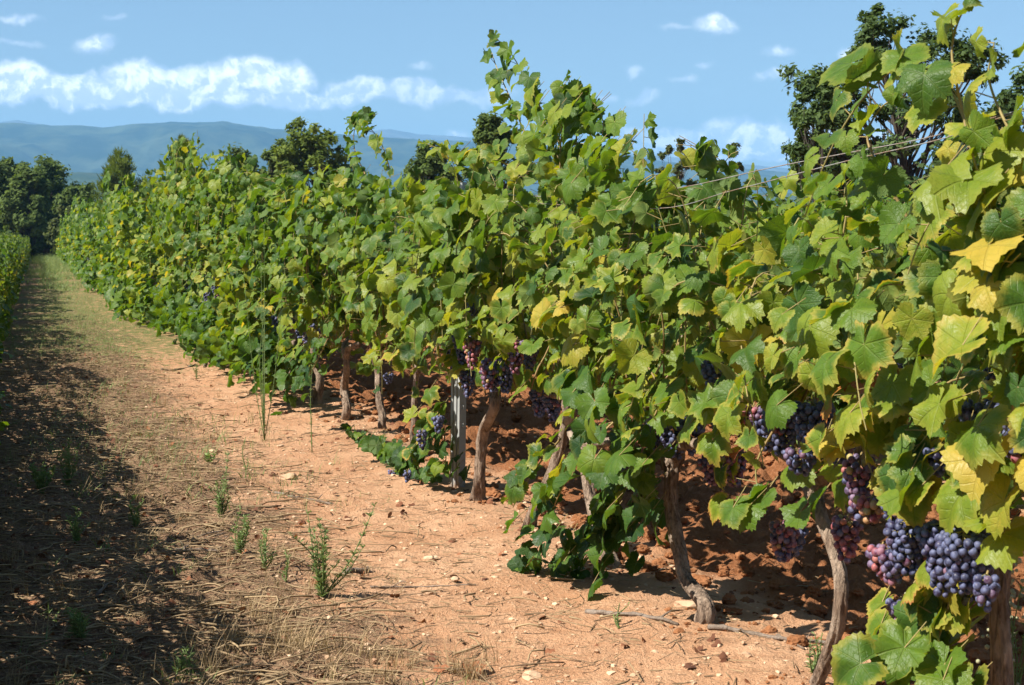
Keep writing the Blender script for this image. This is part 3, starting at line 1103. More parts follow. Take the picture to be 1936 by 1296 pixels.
near_vine(105, 6.25, 'vine with leaf curtain drooping to the soil before its dark crooked trunk',
          [(1160, 1098, .05), (1150, 1060, .05), (1130, 1000, .05), (1115, 940, .05), (1100, 860, .05)], [.05, .045, .04, .034, .034],
          1.84, .38, .62, 13, .66, .069, .44, .26, 150,
          shoots=[([(1180, 780, -.2), (1120, 840, -.30), (1060, 930, -.34), (1010, 1050, -.34), (980, 1085, -.34)], .060, .28, .15, .04),
                  ([(1200, 800, -.15), (1190, 900, -.16), (1140, 1010, -.15), (1090, 1075, -.14)], .064, .25, .12, .034),
                  ([(1190, 820, -.1), (1220, 900, -.1), (1200, 980, -.08), (1150, 1050, -.06)], .062, .25, .1, .034),
                  ([(1060, 830, -.3), (1010, 890, -.34), (970, 960, -.36)], .056, .42, .3, .05),
                  ([(1150, 420, -.1), (1130, 300, -.1), (1100, 210, -.1), (1075, 150, -.1)], .068, .48, .2, .045)],
          extra=[(1040, 900, -.35, 3, .04, .064, .72, .35), (1140, 890, -.36, 4, .05, .072, .36, .15), (1150, 1000, -.16, 14, .09, .062, .24, .1), (1210, 970, -.08, 12, .09, .062, .22, .1), (1030, 1075, -.26, 8, .05, .058, .24, .1), (1100, 1080, -.16, 6, .04, .06, .24, .1), (1050, 1010, -.28, 6, .06, .06, .3, .15),
                 (1190, 880, -.2, 8, .09, .064, .30, .2), (1060, 610, -.36, 2, .03, .075, .86, .2), (1110, 700, -.3, 6, .08, .07, .32, .15)],
          bunches=[(1045, 740, .1, .13, .05, .30), (1020, 735, .14, .13, .05, .25), (1075, 730, .12, .10, .04, .45)])
near_vine(106, 7.0, 'tall vine whose longest shoot rises highest against the open sky',
          [(1000, 1030, 0), (1008, 990, 0), (1030, 930, .02), (1060, 850, .04), (1075, 780, .05)], [.05, .042, .035, .03, .03],
          1.93, .38, .66, 14, .66, .072, .44, .24, 150,
          shoots=[([(1090, 330, -.05), (1040, 240, -.05), (1000, 160, -.05), (965, 100, -.05), (935, 70, -.05)], .062, .34, .28, .045),
                  ([(1010, 300, -.1), (975, 210, -.1), (940, 130, -.1), (930, 100, -.08)], .058, .34, .2, .05),
                  ([(1100, 360, -.02), (1090, 260, -.05), (1110, 190, -.05), (1140, 230, -.1), (1130, 290, -.1)], .062, .40, .22, .045),
                  ([(1060, 380, -.1), (1060, 280, -.12), (1070, 200, -.12), (1100, 160, -.1)], .060, .48, .22, .045)],
          extra=[(1060, 210, -.08, 6, .05, .064, .46, .2), (1110, 220, -.08, 6, .05, .064, .44, .2), (1030, 260, -.1, 6, .06, .064, .46, .2), (1130, 270, -.1, 6, .06, .064, .42, .2), (1000, 190, -.06, 4, .04, .060, .40, .2), (1080, 290, -.14, 7, .07, .066, .44, .2), (1160, 320, -.14, 6, .07, .066, .44, .2)],
          bunches=[(975, 640, -.16, .15, .045, .55), (955, 600, .0, .10, .05, .10), (1000, 655, -.05, .10, .045, .3)])
near_vine(107, 8.12, 'vine with kinked reddish trunk just right of the metal post, bunches above it',
          [(902, 950, 0), (908, 910, 0), (910, 860, 0), (916, 810, 0), (935, 770, 0), (938, 720, .03)], [.046, .050, .038, .036, .036, .038],
          1.82, .38, .66, 14, .64, .072, .42, .22, 155,
          shoots=[([(1000, 330, -.1), (930, 300, -.15), (860, 285, -.15), (800, 275, -.12)], .054, .55, .3, .075)],
          extra=[(790, 700, -.2, 10, .10, .062, .58, .55), (830, 760, -.15, 6, .08, .062, .56, .6), (930, 650, -.25, 5, .07, .06, .6, .55), (840, 640, -.3, 4, .06, .062, .6, .5)],
          bunches=[(878, 625, -.22, .17, .06, .16), (893, 640, -.28, .13, .045, .66), (862, 655, -.2, .13, .05, .08), (932, 675, -.2, .15, .052, .38), (922, 690, -.24, .10, .04, .6), (955, 690, -.16, .12, .045, .2), (885, 700, -.2, .12, .045, .1),
                   (895, 570, -.18, .06, .03, .12)])
near_vine(108, 9.3, 'vine with thin straight stem left of the metal post, low shoots spilling onto the path',
          [(783, 850, .05), (781, 800, .05), (785, 740, .05), (790, 690, .05)], [.03, .024, .022, .024],
          1.86, .38, .60, 14, .64, .073, .41, .2, 165,
          shoots=[([(830, 770, -.12), (800, 840, -.14), (760, 865, -.14), (700, 840, -.13), (655, 805, -.10)], .060, .22, .08, .05),
                  ([(820, 800, -.14), (800, 865, -.14), (770, 890, -.15), (730, 870, -.14)], .060, .22, .08, .045),
                  ([(840, 820, -.1), (840, 880, -.12), (800, 905, -.15)], .056, .20, .05, .045)],
          extra=[(790, 865, -.14, 18, .08, .058, .20, .06), (830, 865, -.12, 14, .08, .056, .22, .1), (740, 855, -.14, 9, .06, .058, .22, .08), (690, 835, -.12, 6, .05, .058, .24, .08), (800, 825, -.15, 4, .05, .05, .66, .85)],
          bunches=[(797, 812, -.22, .10, .03, .35), (828, 785, -.2, .08, .03, .15), (742, 888, -.22, .05, .026, .5), (770, 888, -.24, .06, .022, .1)])
near_vine(109, 11.0, 'upright vine with straight fissured trunk in open soil left of the thin-stemmed vine',
          [(722, 812, .16), (722, 790, .16), (718, 755, .16), (713, 700, .16), (710, 670, .12)], [.055, .042, .038, .036, .036],
          1.98, .40, .54, 14, .62, .074, .40, .18, 170,
          shoots=[([(690, 330, 0), (670, 280, 0), (675, 235, 0), (715, 215, 0)], .062, .28, .2, .05), ([(740, 330, 0), (720, 270, 0), (690, 235, 0), (660, 228, 0)], .058, .32, .25, .05)],
          bunches=[(735, 705, .0, .06, .035, .2)])
near_vine(110, 11.9, 'vine with short dark crooked trunk left of the upright one, leaves hanging low',
          [(652, 792, 0), (655, 770, 0), (650, 735, 0), (655, 700, 0), (655, 670, 0)], [.05, .045, .04, .036, .034],
          2.0, .42, .40, 14, .60, .074, .38, .16, 180,
          extra=[(570, 700, -.3, 12, .10, .062, .24, .06), (620, 660, -.3, 8, .12, .062, .26, .06)],
          shoots=[([(620, 640, -.3), (590, 700, -.4), (560, 735, -.45)], .060, .25, .05, .05)])


# ------------------------------------------------------------------ vines further off: a few of each size, copied
def proto_vine(seed, lod, H, W, zb, nsh, fill, size, tone, dry, nb, name='grape_vine'):
    rng = np.random.default_rng(seed)
    t = thing(name, (0, 0, 0), 'vine', 'grape vine', ROW_GROUP, ALPHA)
    mb = MB()
    hd = .6
    V, fs = gen_trunk(rng, [(0, 0, -.12), (0, 0, .02), (rng.normal(0, .05), rng.normal(0, .06), .22), (rng.normal(0, .05), rng.normal(0, .06), .42), (0, 0, hd)], [.05, .046, .036, .034, .036], 9, 18)
    mb.add(V, fs)
    mb.build('trunk', M_BARK, t)
    bag, stems = gen_canopy(rng, lod, H, W, zb, nsh, hd, size, tone, dry, fill, .58)
    for k in range(26):
        q0 = np.array((rng.uniform(-.48, -.12), rng.uniform(-.5, .5), rng.uniform(.10, .6)))
        for i in range(5):
            p = q0 + rng.normal(0, .08, 3)
            n, tt = leaf_pose(rng, -1)
            bag.add(p, n, tt, size * rng.uniform(.7, 1.1), float(np.clip(tone - .06 + rng.normal(0, .12), 0, 1)), .1)
    bag.build(rng, lod, 'foliage', t)
    if lod < 2:
        build_stems(stems, 'stems', t, 1)
    for k in range(nb):
        build_bunch(rng, np.array((rng.uniform(-.32, .1), rng.uniform(-.45, .45), rng.uniform(.55, .8))), rng.uniform(.10, .16), rng.uniform(.04, .055), rng.uniform(.05, .4), .024, t, 1 if lod == 1 else 2)
    return t


MID = [proto_vine(200 + i, 1, 2.0, .44, .30, 15, 230, .076, .33 + .03 * ((i * 3) % 7), .16 + .05 * (i % 2), 4) for i in range(7)]
FAR = [proto_vine(230 + i, 2, 2.0, .46, .18, 15, 240, .084, .32 + .035 * ((i * 3) % 8), .14, 1) for i in range(8)]
used = set()
PR = random.Random(9)


def place_vine(pool, i, base, rz, scale, label, group):
    p = pool[i % len(pool)]
    if p.name not in used:
        used.add(p.name)
        p.location, p.rotation_euler, p.scale = base, (0, 0, rz), scale
        p['label'], p['group'] = label, group
        return p
    return dup(p, base, rz, scale, label, group)


def flip():
    return ALPHA + (math.pi if PR.random() < .0 else 0)


# the front row further along
Y, i = 12.75, 0
while Y < 24:
    base = row_base(Y, PR.uniform(-.08, .06))
    h = np.interp(Y, [12, 15, 18, 24], [2.02, 2.10, 2.30, 2.40]) * PR.uniform(.88, 1.08) / 2.0
    if abs(Y - 20.3) < .5:
        h = 1.33
    place_vine(MID, i, base, flip(), (1.08, 1.0, h), 'bushy vine of the front row, its stem hidden by leaves down to the path', ROW_GROUP)
    Y += .93
    i += 1
while Y < 118:
    base = row_base(Y, PR.uniform(-.28, .12) - .10)
    h = np.interp(Y, [24, 40, 70, 118], [2.40, 2.38, 2.42, 2.2]) * PR.uniform(.74, 1.18) / 2.0
    sp = np.interp(Y, [24, 40, 118], [1.0, 1.35, 2.3])
    place_vine(FAR, i, base, flip(), (1.25, sp * 1.02, h), 'distant vine in the far part of the front row, merging with its neighbours', ROW_GROUP)
    Y += .95 * sp
    i += 1
# the second and third rows behind it
SECOND = 'grape vines of the second row'
Y = 6.2
while Y < 46:
    base = row_base(Y, 2.9 + PR.uniform(-.08, .08))
    h = PR.uniform(.84, .98) * (1.0 if Y < 16 else 1.04)
    sp = 1.0 if Y < 22 else 1.4
    place_vine(MID if Y < 22 else FAR, i, base, ALPHA, (1.05, sp, h), 'vine of the second row, seen only over and under the front row', SECOND)
    Y += .93 * sp
    i += 1
Y = 11
while Y < 42:
    base = row_base(Y, 5.8 + PR.uniform(-.08, .08))
    place_vine(FAR, i, base, ALPHA, (1.1, 1.35, PR.uniform(.88, 1.02)), 'vine of the third row, a strip of leaf tops behind the second row', 'grape vines of the third row')
    Y += 1.3
    i += 1
# the row on the left of the track, whose shadow lies across the ground
LEFT = 'grape vines of the row left of the track'
Y = -1.9
while Y < 118:
    base = row_base(Y, -3.08 + PR.uniform(-.06, .06))
    sp = 1.0 if Y < 24 else np.interp(Y, [24, 40, 118], [1.0, 1.4, 2.6])
    near = Y < 11.5
    place_vine(MID if near else FAR, i, base, ALPHA + math.pi, (.88 if near else .72, sp, PR.uniform(.50, .66) if near else PR.uniform(.62, .74)),
               'vine of the left-hand row that shades the track at the photo edge', LEFT)
    Y += (.50 if near else .95) * sp
    i += 1


# ------------------------------------------------------------------ posts, stake, trellis wires
def post_profile(w, d):
    return np.array([(-w, -d), (-w * .55, -d), (-w * .5, -d * .7), (-w * .3, -d * .7), (-w * .25, -d), (w * .25, -d), (w * .3, -d * .7), (w * .5, -d * .7), (w * .55, -d), (w, -d),
                     (w, d), (w * .72, d), (w * .72, -d * .45), (-w * .72, -d * .45), (-w * .72, d), (-w, d)])


def metal_post(base, h, label, rz, lean=0):
    t = thing('metal_post', base, label, 'metal post', 'galvanised trellis posts of the front row', rz)
    t.rotation_euler = (0, lean, rz)
    P = post_profile(.036, .026)
    n = len(P)
    zs = np.linspace(-.25, h, 24)
    V = np.array([(x, y, z) for z in zs for x, y in P])
    k = np.arange(n)
    q = np.vstack([np.stack((j * n + k, j * n + (k + 1) % n, (j + 1) * n + (k + 1) % n, (j + 1) * n + k), -1) for j in range(len(zs) - 1)])
    mb = MB()
    mb.add(V, q)
    body = mb.build('profile', M_METAL, t, smooth=False)
    # punched wire hooks down both flanges
    mb = MB()
    for z in np.arange(.35, h - .05, .1):
        for s in (-1, 1):
            path = [(s * .036, -.004, z), (s * .045, -.004, z + .004), (s * .046, -.004, z + .018), (s * .040, -.004, z + .026)]
            V, fs = tube(smooth_path(path, 6), .0028, 4)
            mb.add(V, fs)
    tag(mb.build('wire_hooks', M_METAL, t), kind='stuff')
    return t


p0 = on_row(865, 925, .02)
metal_post((p0[0], p0[1], float(gz(p0[0], p0[1]))), 1.72, 'grey ribbed metal post standing left of the kinked trunk', ALPHA + math.radians(-62), math.radians(1.2))
for Yp, lb in ((22.3, 'small far metal post whose foot shows under the leaves beside the path'),):
    b = row_base(Yp, -.18)
    metal_post(b, 1.7, lb, ALPHA + math.radians(-62))


def wooden_stake():
    p = on_row(511, 692, -.05)
    t = MB()
    rng = np.random.default_rng(3)
    V, fs = gen_trunk(rng, [(0, 0, -.1), (0, 0, .02), (.01, 0, .3), (0, .02, .62)], [.042, .038, .036, .034], 10, 20)
    t.add(V, fs)
    o = t.build('wooden_stake', M_DRYWOOD, loc=(p[0], p[1], float(gz(p[0], p[1]))))
    tag(o, 'weathered grey wooden stake at the foot of the row behind the tall thin weed', 'stake')


wooden_stake()


def wire(pts, label, r=.0016):
    P = smooth_path(pts, 40)
    base = P[0].copy()
    mb = MB()
    V, fs = tube(P - base, r, 5)
    mb.add(V, fs)
    o = mb.build('trellis_wire', M_METAL, loc=base)
    tag(o, label, 'wire', 'trellis wires of the front row')


wire([row_base(.6, -.1) + (0, 0, 1.95), at(1940, 208, row_base(3.6)[1]), at(1788, 261, row_base(3.92)[1]), at(1600, 305, row_base(4.4)[1]), at(1383, 361, row_base(5.12)[1]), at(1240, 395, row_base(5.8)[1]), at(1020, 385, row_base(7.1)[1]), at(868, 372, row_base(8.54)[1])],
     'lower of two thin grey wires slanting from the post into the right-hand leaves')
wire([row_base(.6, .02) + (0, 0, 1.95), at(1940, 205, row_base(3.7)[1]), at(1764, 258, row_base(4.05)[1]), at(1600, 290, row_base(4.5)[1]), at(1460, 317, row_base(4.95)[1]), at(1240, 362, row_base(5.9)[1]), at(1020, 372, row_base(7.2)[1]), at(876, 360, row_base(8.56)[1])],
     'upper of two thin grey wires slanting from the post into the right-hand leaves')


# ------------------------------------------------------------------ trees beyond the vineyard
def tree_material(name, c0, c1, trans=.32):
    m, nt, out = material(name)
    t = nt.attr('tone')
    col = nt.mix(t, c0, c1)
    bs = nt.principled(col, .7, .08)
    tr = nt.node('ShaderNodeBsdfTranslucent')
    nt.put(tr.inputs[0], nt.mix(1.0, col, (1.7, 1.7, .8), 'MULTIPLY'))
    mx = nt.node('ShaderNodeMixShader')
    mx.inputs[0].default_value = trans
    nt.l.new(bs, mx.inputs[1])
    nt.l.new(tr.outputs[0], mx.inputs[2])
    nt.l.new(mx.outputs[0], out.inputs[0])
    return m


M_OAK = tree_material('oak_leaf', (.032, .060, .022), (.10, .148, .050))
M_FAROAK = tree_material('far_oak_leaf', (.042, .072, .020), (.125, .175, .048))
M_PINE = tree_material('pine_needle', (.055, .095, .018), (.145, .185, .036))
M_BUSH = tree_material('bush_leaf', (.040, .060, .020), (.11, .13, .045))


def blob_leaves(mb, rng, centers, radii, n_each, size, aspect, mode='leaf'):
    C = np.repeat(centers, n_each, 0)
    R = np.repeat(radii, n_each)
    n = len(C)
    d = norm(rng.normal(0, 1, (n, 3)))
    rad = rng.uniform(0, 1, (n, 1)) ** .55
    P = C + d * rad * R[:, None] * np.array((1, 1, .8))
    cc = centers.mean(0) - np.array((0, 0, 1.0))
    nor = norm(d * .6 + norm(P - cc) * .6 + rng.normal(0, .55, (n, 3)) + np.array((0, 0, .35)))
    a = norm(np.cross(nor, rng.normal(0, 1, (n, 3))))
    if mode == 'needle':
        a = norm(d * .8 + np.array((0, 0, .7)) + rng.normal(0, .35, (n, 3)))
        nor = norm(np.cross(a, rng.normal(0, 1, (n, 3))))
    b = np.cross(nor, a)
    s = size * rng.uniform(.65, 1.3, (n, 1))
    V = np.stack((P - a * s, P + b * s * aspect - a * s * .1, P + a * s, P - b * s * aspect - a * s * .1), 1).reshape(-1, 3)
    q = np.arange(n * 4).reshape(-1, 4)
    tone = np.clip(rng.uniform(0, 1, n) * .6 + np.repeat(rng.uniform(0, .4, len(centers)), n_each), 0, 1)
    mb.add(V, q, {'tone': np.repeat(tone, 4)})


def tree(name, label, base, h, crown, seed, mat, nclump, nleaf, lsize, trunk_r, mode='leaf', low=.3, shape='round', aspect=.5, clump=.16, group=None, cat='tree', open_=0):
    """a tapered trunk that forks into limbs; leaf clumps sit round the limb ends and leave gaps"""
    rng = np.random.default_rng(seed)
    t = thing(name, base, label, cat, group)
    mb = MB()
    tp = [np.array((0, 0, -.3)), np.array((0, 0, h * .15)), np.array((rng.normal(0, .03) * h, rng.normal(0, .03) * h, h * .45)), np.array((rng.normal(0, .04) * h, rng.normal(0, .04) * h, h * .85))]
    TP = smooth_path(tp, 24)
    V, fs = tube(TP, np.linspace(trunk_r, trunk_r * .2, 24), 9)
    mb.add(V, fs)
    cent, rads = [], []
    for k in range(nclump):
        f = (k + rng.uniform(0, 1)) / nclump
        zz = low + (1 - low) * f
        if shape == 'round':
            prof = math.sin(math.pi * min(.97, (.10 + .86 * f))) ** .6
        elif shape == 'pine':
            prof = (1 - f) ** .75 * .95 + .12
        else:
            prof = (1 - .55 * f)
        a = k * 2.399 + rng.normal(0, .5)
        if open_ and float(vnoise(math.cos(a) * 1.7 + 9, math.sin(a) * 1.7 + f * 3.2, seed)) < open_:
            continue
        q = crown * prof * rng.uniform(.35, 1.0) ** .6 * (1 + (.55 if open_ else 0) * (float(vnoise(a * 1.1, f * 4, seed + 5)) - .5))
        c = np.array((q * math.cos(a), q * math.sin(a), h * zz * rng.uniform(.93, 1.03)))
        cent.append(c)
        rads.append(crown * clump * rng.uniform(.65, 1.45))
        i0 = int(np.clip((zz - .18) / .85, .1, .95) * 23)
        s = TP[i0]
        mid = s * .45 + c * .55 + np.array((0, 0, -.04 * h)) + rng.normal(0, .02 * h, 3)
        L = smooth_path([s, mid, c], 8)
        r0 = trunk_r * (1 - .75 * i0 / 23) * .42
        V, fs = tube(L, np.linspace(r0, r0 * .18, 8), 5, False)
        mb.add(V, fs)
        for j in range(3):
            e = c + norm(rng.normal(0, 1, 3)) * rads[-1] * .9
            V, fs = tube(smooth_path([mid, (mid + e) / 2 + rng.normal(0, .01 * h, 3), e], 5), np.linspace(r0 * .4, r0 * .1, 5), 3, False)
            mb.add(V, fs)
            cent.append(e)
            rads.append(rads[-1] * rng.uniform(.45, .8) if j == 0 else crown * clump * rng.uniform(.4, .8))
    mb.build('trunk', M_TREEBARK, t)
    cb = MB()
    blob_leaves(cb, rng, np.array(cent), np.array(rads), nleaf, lsize, aspect, mode)
    cb.build('crown', mat, t, smooth=False)
    return t


def tree_px(name, label, px, ptop, Yd, wpx, **kw):
    top = at(px, ptop, Yd)
    h = top[2]
    kw.setdefault('crown', wpx / 2 / F * Yd)
    h -= kw['crown'] * kw.get('clump', .16) * .7
    kw.setdefault('crown', wpx / 2 / F * Yd)
    return tree(name, label, (top[0], Yd, 0), h, **kw)


TG = 'trees beyond the vineyard'
oak = dict(mat=M_FAROAK, nclump=60, nleaf=60, lsize=.13, trunk_r=.22, clump=.29, low=.14, group=TG)
tree_px('oak_tree', 'big dark oak towering behind the right end of the front row, a bough reaching left', 1705, 12, 27, 410, seed=301, mat=M_OAK, open_=.36, nclump=150, nleaf=84, lsize=.056, trunk_r=.17, clump=.135, low=.20, group=TG)
tree_px('oak_tree', 'dark oak half hidden by the rightmost leaves at the right edge', 2010, 120, 31, 330, seed=302, open_=.4, mat=M_OAK, nclump=110, nleaf=60, lsize=.07, trunk_r=.15, clump=.17, low=.2, group=TG)
tree_px('oak_sapling', 'smaller oak whose crown stands clear to the left of the big one', 1556, 140, 26, 130, seed=303, mat=M_OAK, nclump=26, nleaf=60, lsize=.055, trunk_r=.08, clump=.26, low=.62, group=TG)
tree_px('bush', 'dull green bush right of the low white clouds, below the big oak', 1560, 262, 30, 170, seed=304, mat=M_OAK, nclump=34, nleaf=44, lsize=.075, trunk_r=.08, clump=.2, low=.12, group=TG, cat='bush')
tree_px('broadleaf_tree', 'rounded olive-green tree standing behind the front row left of centre', 590, 232, 72, 160, seed=305, **{**oak, 'mat': M_PINE})
tree_px('broadleaf_tree', 'lower tree joined to the left flank of the rounded olive-green tree', 535, 262, 74, 90, seed=306, **oak)
tree_px('pine_tree', 'dark pine with a narrow pointed top against the blue hills', 345, 252, 92, 92, seed=307, mat=M_PINE, nclump=34, nleaf=60, lsize=.20, trunk_r=.2, clump=.24, low=.28, mode='needle', shape='pine', aspect=.12, group=TG)
tree_px('pine_tree', 'broad pale-topped pine left of the narrow pine', 228, 284, 100, 128, seed=308, mat=M_PINE, nclump=44, nleaf=64, lsize=.21, trunk_r=.22, clump=.25, low=.22, mode='needle', shape='pine', aspect=.13, group=TG)
tree_px('oak_tree', 'dark oak with a domed top in the far left wood', 95, 300, 118, 120, seed=309, **{**oak, 'lsize': .18})
tree_px('oak_tree', 'dark oak at the far left edge of the wood', 12, 298, 112, 130, seed=310, **{**oak, 'lsize': .18})
tree_px('oak_tree', 'shadowed oak between the two domed crowns of the far left wood', 52, 316, 108, 90, seed=311, **{**oak, 'lsize': .17})
tree_px('oak_tree', 'low dark oak below the broad pine at the end of the path', 150, 345, 116, 90, seed=312, **{**oak, 'lsize': .17})
tree_px('bush', 'grey-green bush at the foot of the wood where the path ends', 150, 384, 105, 110, seed=313, mat=M_BUSH, nclump=30, nleaf=50, lsize=.14, trunk_r=.06, clump=.24, low=.08, group=TG, cat='bush')
tree_px('oak_tree', 'oak outside the left edge whose crown joins the far wood', -75, 300, 110, 130, seed=314, **{**oak, 'lsize': .18})
tree_px('oak_tree', 'oak showing just left of the tallest vine shoot', 930, 205, 48, 110, seed=315, **{**oak, 'lsize': .09})
tree_px('oak_tree', 'dim green tree rising over the hedge below the far right mountain', 815, 272, 58, 130, seed=316, **{**oak, 'lsize': .10})
tree_px('broadleaf_tree', 'pale thin-leaved treetop behind the vines right of centre', 1280, 258, 60, 90, seed=317, mat=M_BUSH, nclump=30, nleaf=34, lsize=.09, trunk_r=.1, clump=.2, low=.3, group=TG)
tree_px('bush', 'pale bush peeping over the vines left of the low clouds', 1385, 274, 58, 70, seed=318, mat=M_BUSH, nclump=22, nleaf=34, lsize=.09, trunk_r=.08, clump=.22, low=.25, group=TG, cat='bush')
tree_px('oak_tree', 'dark oak behind the second row, left of the foot of the big oak', 1690, 330, 36, 220, seed=319, mat=M_OAK, nclump=40, nleaf=44, lsize=.085, trunk_r=.12, clump=.2, low=.12, group=TG)
tree_px('oak_tree', 'far dark oak seen in the gap behind the rounded tree', 455, 285, 95, 120, seed=320, **{**oak, 'lsize': .15})
tree_px('bush', 'low green bush closing the end of the path', 72, 432, 121, 150, seed=321, mat=M_BUSH, nclump=40, nleaf=70, lsize=.14, trunk_r=.05, clump=.26, low=.06, group=TG, cat='bush')


# ------------------------------------------------------------------ weeds, grass, litter
def blades(mb, rng, base, n, length, width, lean, tone, tonesd=.15, spread=.02, seg=3):
    """thin bent blades growing from one spot"""
    for i in range(n):
        a = rng.uniform(0, 6.283)
        L = length * rng.uniform(.5, 1.15)
        ln = lean * rng.uniform(.2, 1.3)
        b = base + np.array((rng.normal(0, spread), rng.normal(0, spread), -.01))
        t = np.linspace(0, 1, seg + 1)
        pts = b + np.stack((np.cos(a) * ln * L * t ** 1.6, np.sin(a) * ln * L * t ** 1.6, L * t * (1 - .25 * ln * t)), -1)
        w = np.array((-math.sin(a + .6), math.cos(a + .6), 0)) * width * rng.uniform(.6, 1.2) / 2
        taper = (1 - t * .85)[:, None]
        V = np.concatenate((pts - w * taper, pts + w * taper))
        k = np.arange(seg)
        q = np.stack((k, k + 1, k + seg + 2, k + seg + 1), -1)
        mb.add(V, q, {'tone': np.full(len(V), np.clip(tone + rng.normal(0, tonesd), 0, 1))})


def weed(px, py, hpx, nst, label, seed, lean=.35, leaf=.034, dens=70, lw=.0045, stalks=(), head=False, tone=.45):
    """an upright weed: branching stems (one mesh) carrying narrow leaves (one mesh)"""
    rng = np.random.default_rng(seed)
    g = ground(px, py)
    g[2] = float(gz(g[0], g[1]))
    h = hpx / F * g[1]
    t = thing('weed', g, label, 'weed', 'green weeds on the track')
    lm, hm = MB(), MB()
    paths = []
    for i in range(nst):
        a = rng.uniform(0, 6.283)
        L = h * (1 if i == 0 else rng.uniform(.35, .95))
        ln = lean * rng.uniform(.1, 1.2) * (.3 if i == 0 else 1)
        e = np.array((math.cos(a) * ln * L, math.sin(a) * ln * L, L))
        paths.append([np.zeros(3), e * np.array((.35, .35, .55)) + rng.normal(0, .012, 3), e])
    for dx, dz in stalks:
        e = np.array((dx / F * g[1], rng.normal(0, .05), dz / F * g[1]))
        paths.append([np.zeros(3), e * np.array((.55, .5, .42)), e])
    for p in paths:
        P = smooth_path(p, 12)
        V, fs = tube(P, np.linspace(.0032, .0012, 12), 4)
        sm = MB()
        sm.add(V, fs, {'tone': np.full(len(V), .35)})
        sm.build('stem', M_WEED, t)
        ln_ = np.linalg.norm(p[-1])
        n = max(6, int(dens * ln_ / .3))
        for k in range(n):
            f = rng.uniform(.02, 1) ** .9
            q = P[min(11, int(f * 12))] + rng.normal(0, .002, 3)
            a = rng.uniform(0, 6.283)
            d = norm(np.array((math.cos(a), math.sin(a), rng.uniform(.2, 1.1))))
            L = leaf * rng.uniform(.5, 1.2) * (1.1 - .5 * f)
            s = norm(np.cross(d, rng.normal(0, 1, 3))) * lw / 2
            V = np.array((q - s * .5, q + d * L * .5 - s + (0, 0, .1 * L), q + d * L, q + d * L * .5 + s + (0, 0, .1 * L), q + s * .5))
            lm.add(V, np.array([[0, 1, 3, 4]]), {'tone': np.full(5, np.clip(tone + rng.normal(0, .18), 0, 1))})
            lm.add(V[1:4], np.array([[0, 1, 2]]), {'tone': np.full(3, np.clip(tone + rng.normal(0, .18), 0, 1))})
        if head:
            for k in range(16):
                c = P[-1] + rng.normal(0, 1, 3) * np.array((.022, .022, .05))
                hm.add(ICO1[0] * rng.uniform(.005, .008) + c, ICO1[1])
    lm.build('foliage', M_WEED, t, smooth=False)
    if head:
        hm.build('blossoms', M_BLOSSOM, t)  # clusters of tiny round seed heads at the stem tips
    return t


weed(610, 1142, 150, 9, 'largest green weed on the sand, one long stalk leaning right', 401, .5, .036, 90, stalks=((100, 175), (-25, 165), (75, 90)))
weed(455, 1052, 85, 8, 'bushy grey-green weed left of and behind the largest one', 402, .3, .034, 110)
weed(503, 1092, 75, 5, 'small weed between the bushy grey-green one and the largest one', 403, .3, .03, 80)
weed(541, 1112, 60, 3, 'sparse little weed touching the left side of the largest one', 404, .25, .026, 60)
weed(418, 980, 75, 9, 'spreading weed at the edge of the shade with a brown dead flower stalk', 405, .6, .03, 80, stalks=((12, 118),))
weed(80, 945, 55, 10, 'low leafy weed in the left shade, left one of two', 406, .7, .04, 90, .009)
weed(128, 930, 95, 8, 'taller feathery weed in the left shade beside the low leafy one', 407, .4, .034, 90)
weed(258, 1005, 60, 8, 'dark weed in front of a bundle of dry twigs', 408, .45, .032, 80)
weed(145, 1030, 70, 8, 'shaded weed near the left edge below the two leafy ones', 409, .5, .034, 80)
weed(148, 1225, 60, 12, 'dark tufted weed deep in the bottom left shade', 410, .5, .04, 90)
weed(345, 1296, 62, 8, 'green weed among dry grass at the bottom edge', 411, .3, .03, 90)
weed(500, 828, 340, 5, 'very tall thin yellow-green weed in front of the row', 412, .10, .024, 26, .003, tone=.75, stalks=((-35, 300), (40, 330), (8, 410)))
weed(590, 856, 165, 2, 'thin upright weed right of the very tall one', 413, .06, .022, 40, .003, tone=.7)
weed(395, 880, 16, 6, 'flat patch of green leaves on the open path', 414, 1.2, .05, 60, .014, tone=.6)
weed(350, 640, 60, 5, 'little weed on the path under the far metal post', 415, .5, .04, 60)
weed(372, 715, 45, 4, 'thin weed at the middle of the path near the dry stem', 416, .4, .036, 50)
weed(1535, 1296, 75, 5, 'narrow-leaved weed at the foot of the slim grey-brown trunk', 417, .35, .026, 60)
weed(1735, 1330, 150, 6, 'flowering weed with pale round buds in front of the low right leaves', 418, .3, .022, 40, head=True)
weed(1915, 1400, 290, 7, 'tall budding weed in front of the nearest trunk', 419, .28, .022, 45, head=True)
weed(465, 890, 62, 2, 'single thin green sprig on the litter', 420, .1, .022, 50, tone=.5)
weed(1170, 1205, 50, 3, 'wispy sprig on bare soil by the pruned branch', 421, .5, .022, 30)


def scatter(rng, n, ymin, ymax, cfun, power=1.6):
    """points on the ground, denser towards the camera"""
    y = ymin + (ymax - ymin) * rng.uniform(0, 1, n) ** power
    c = cfun(n, y)
    x = RX0 - RK * y + c / math.cos(ALPHA)
    ok = (x > -.36 * y - .6) & (x < .37 * y + .6)
    return x[ok], y[ok]


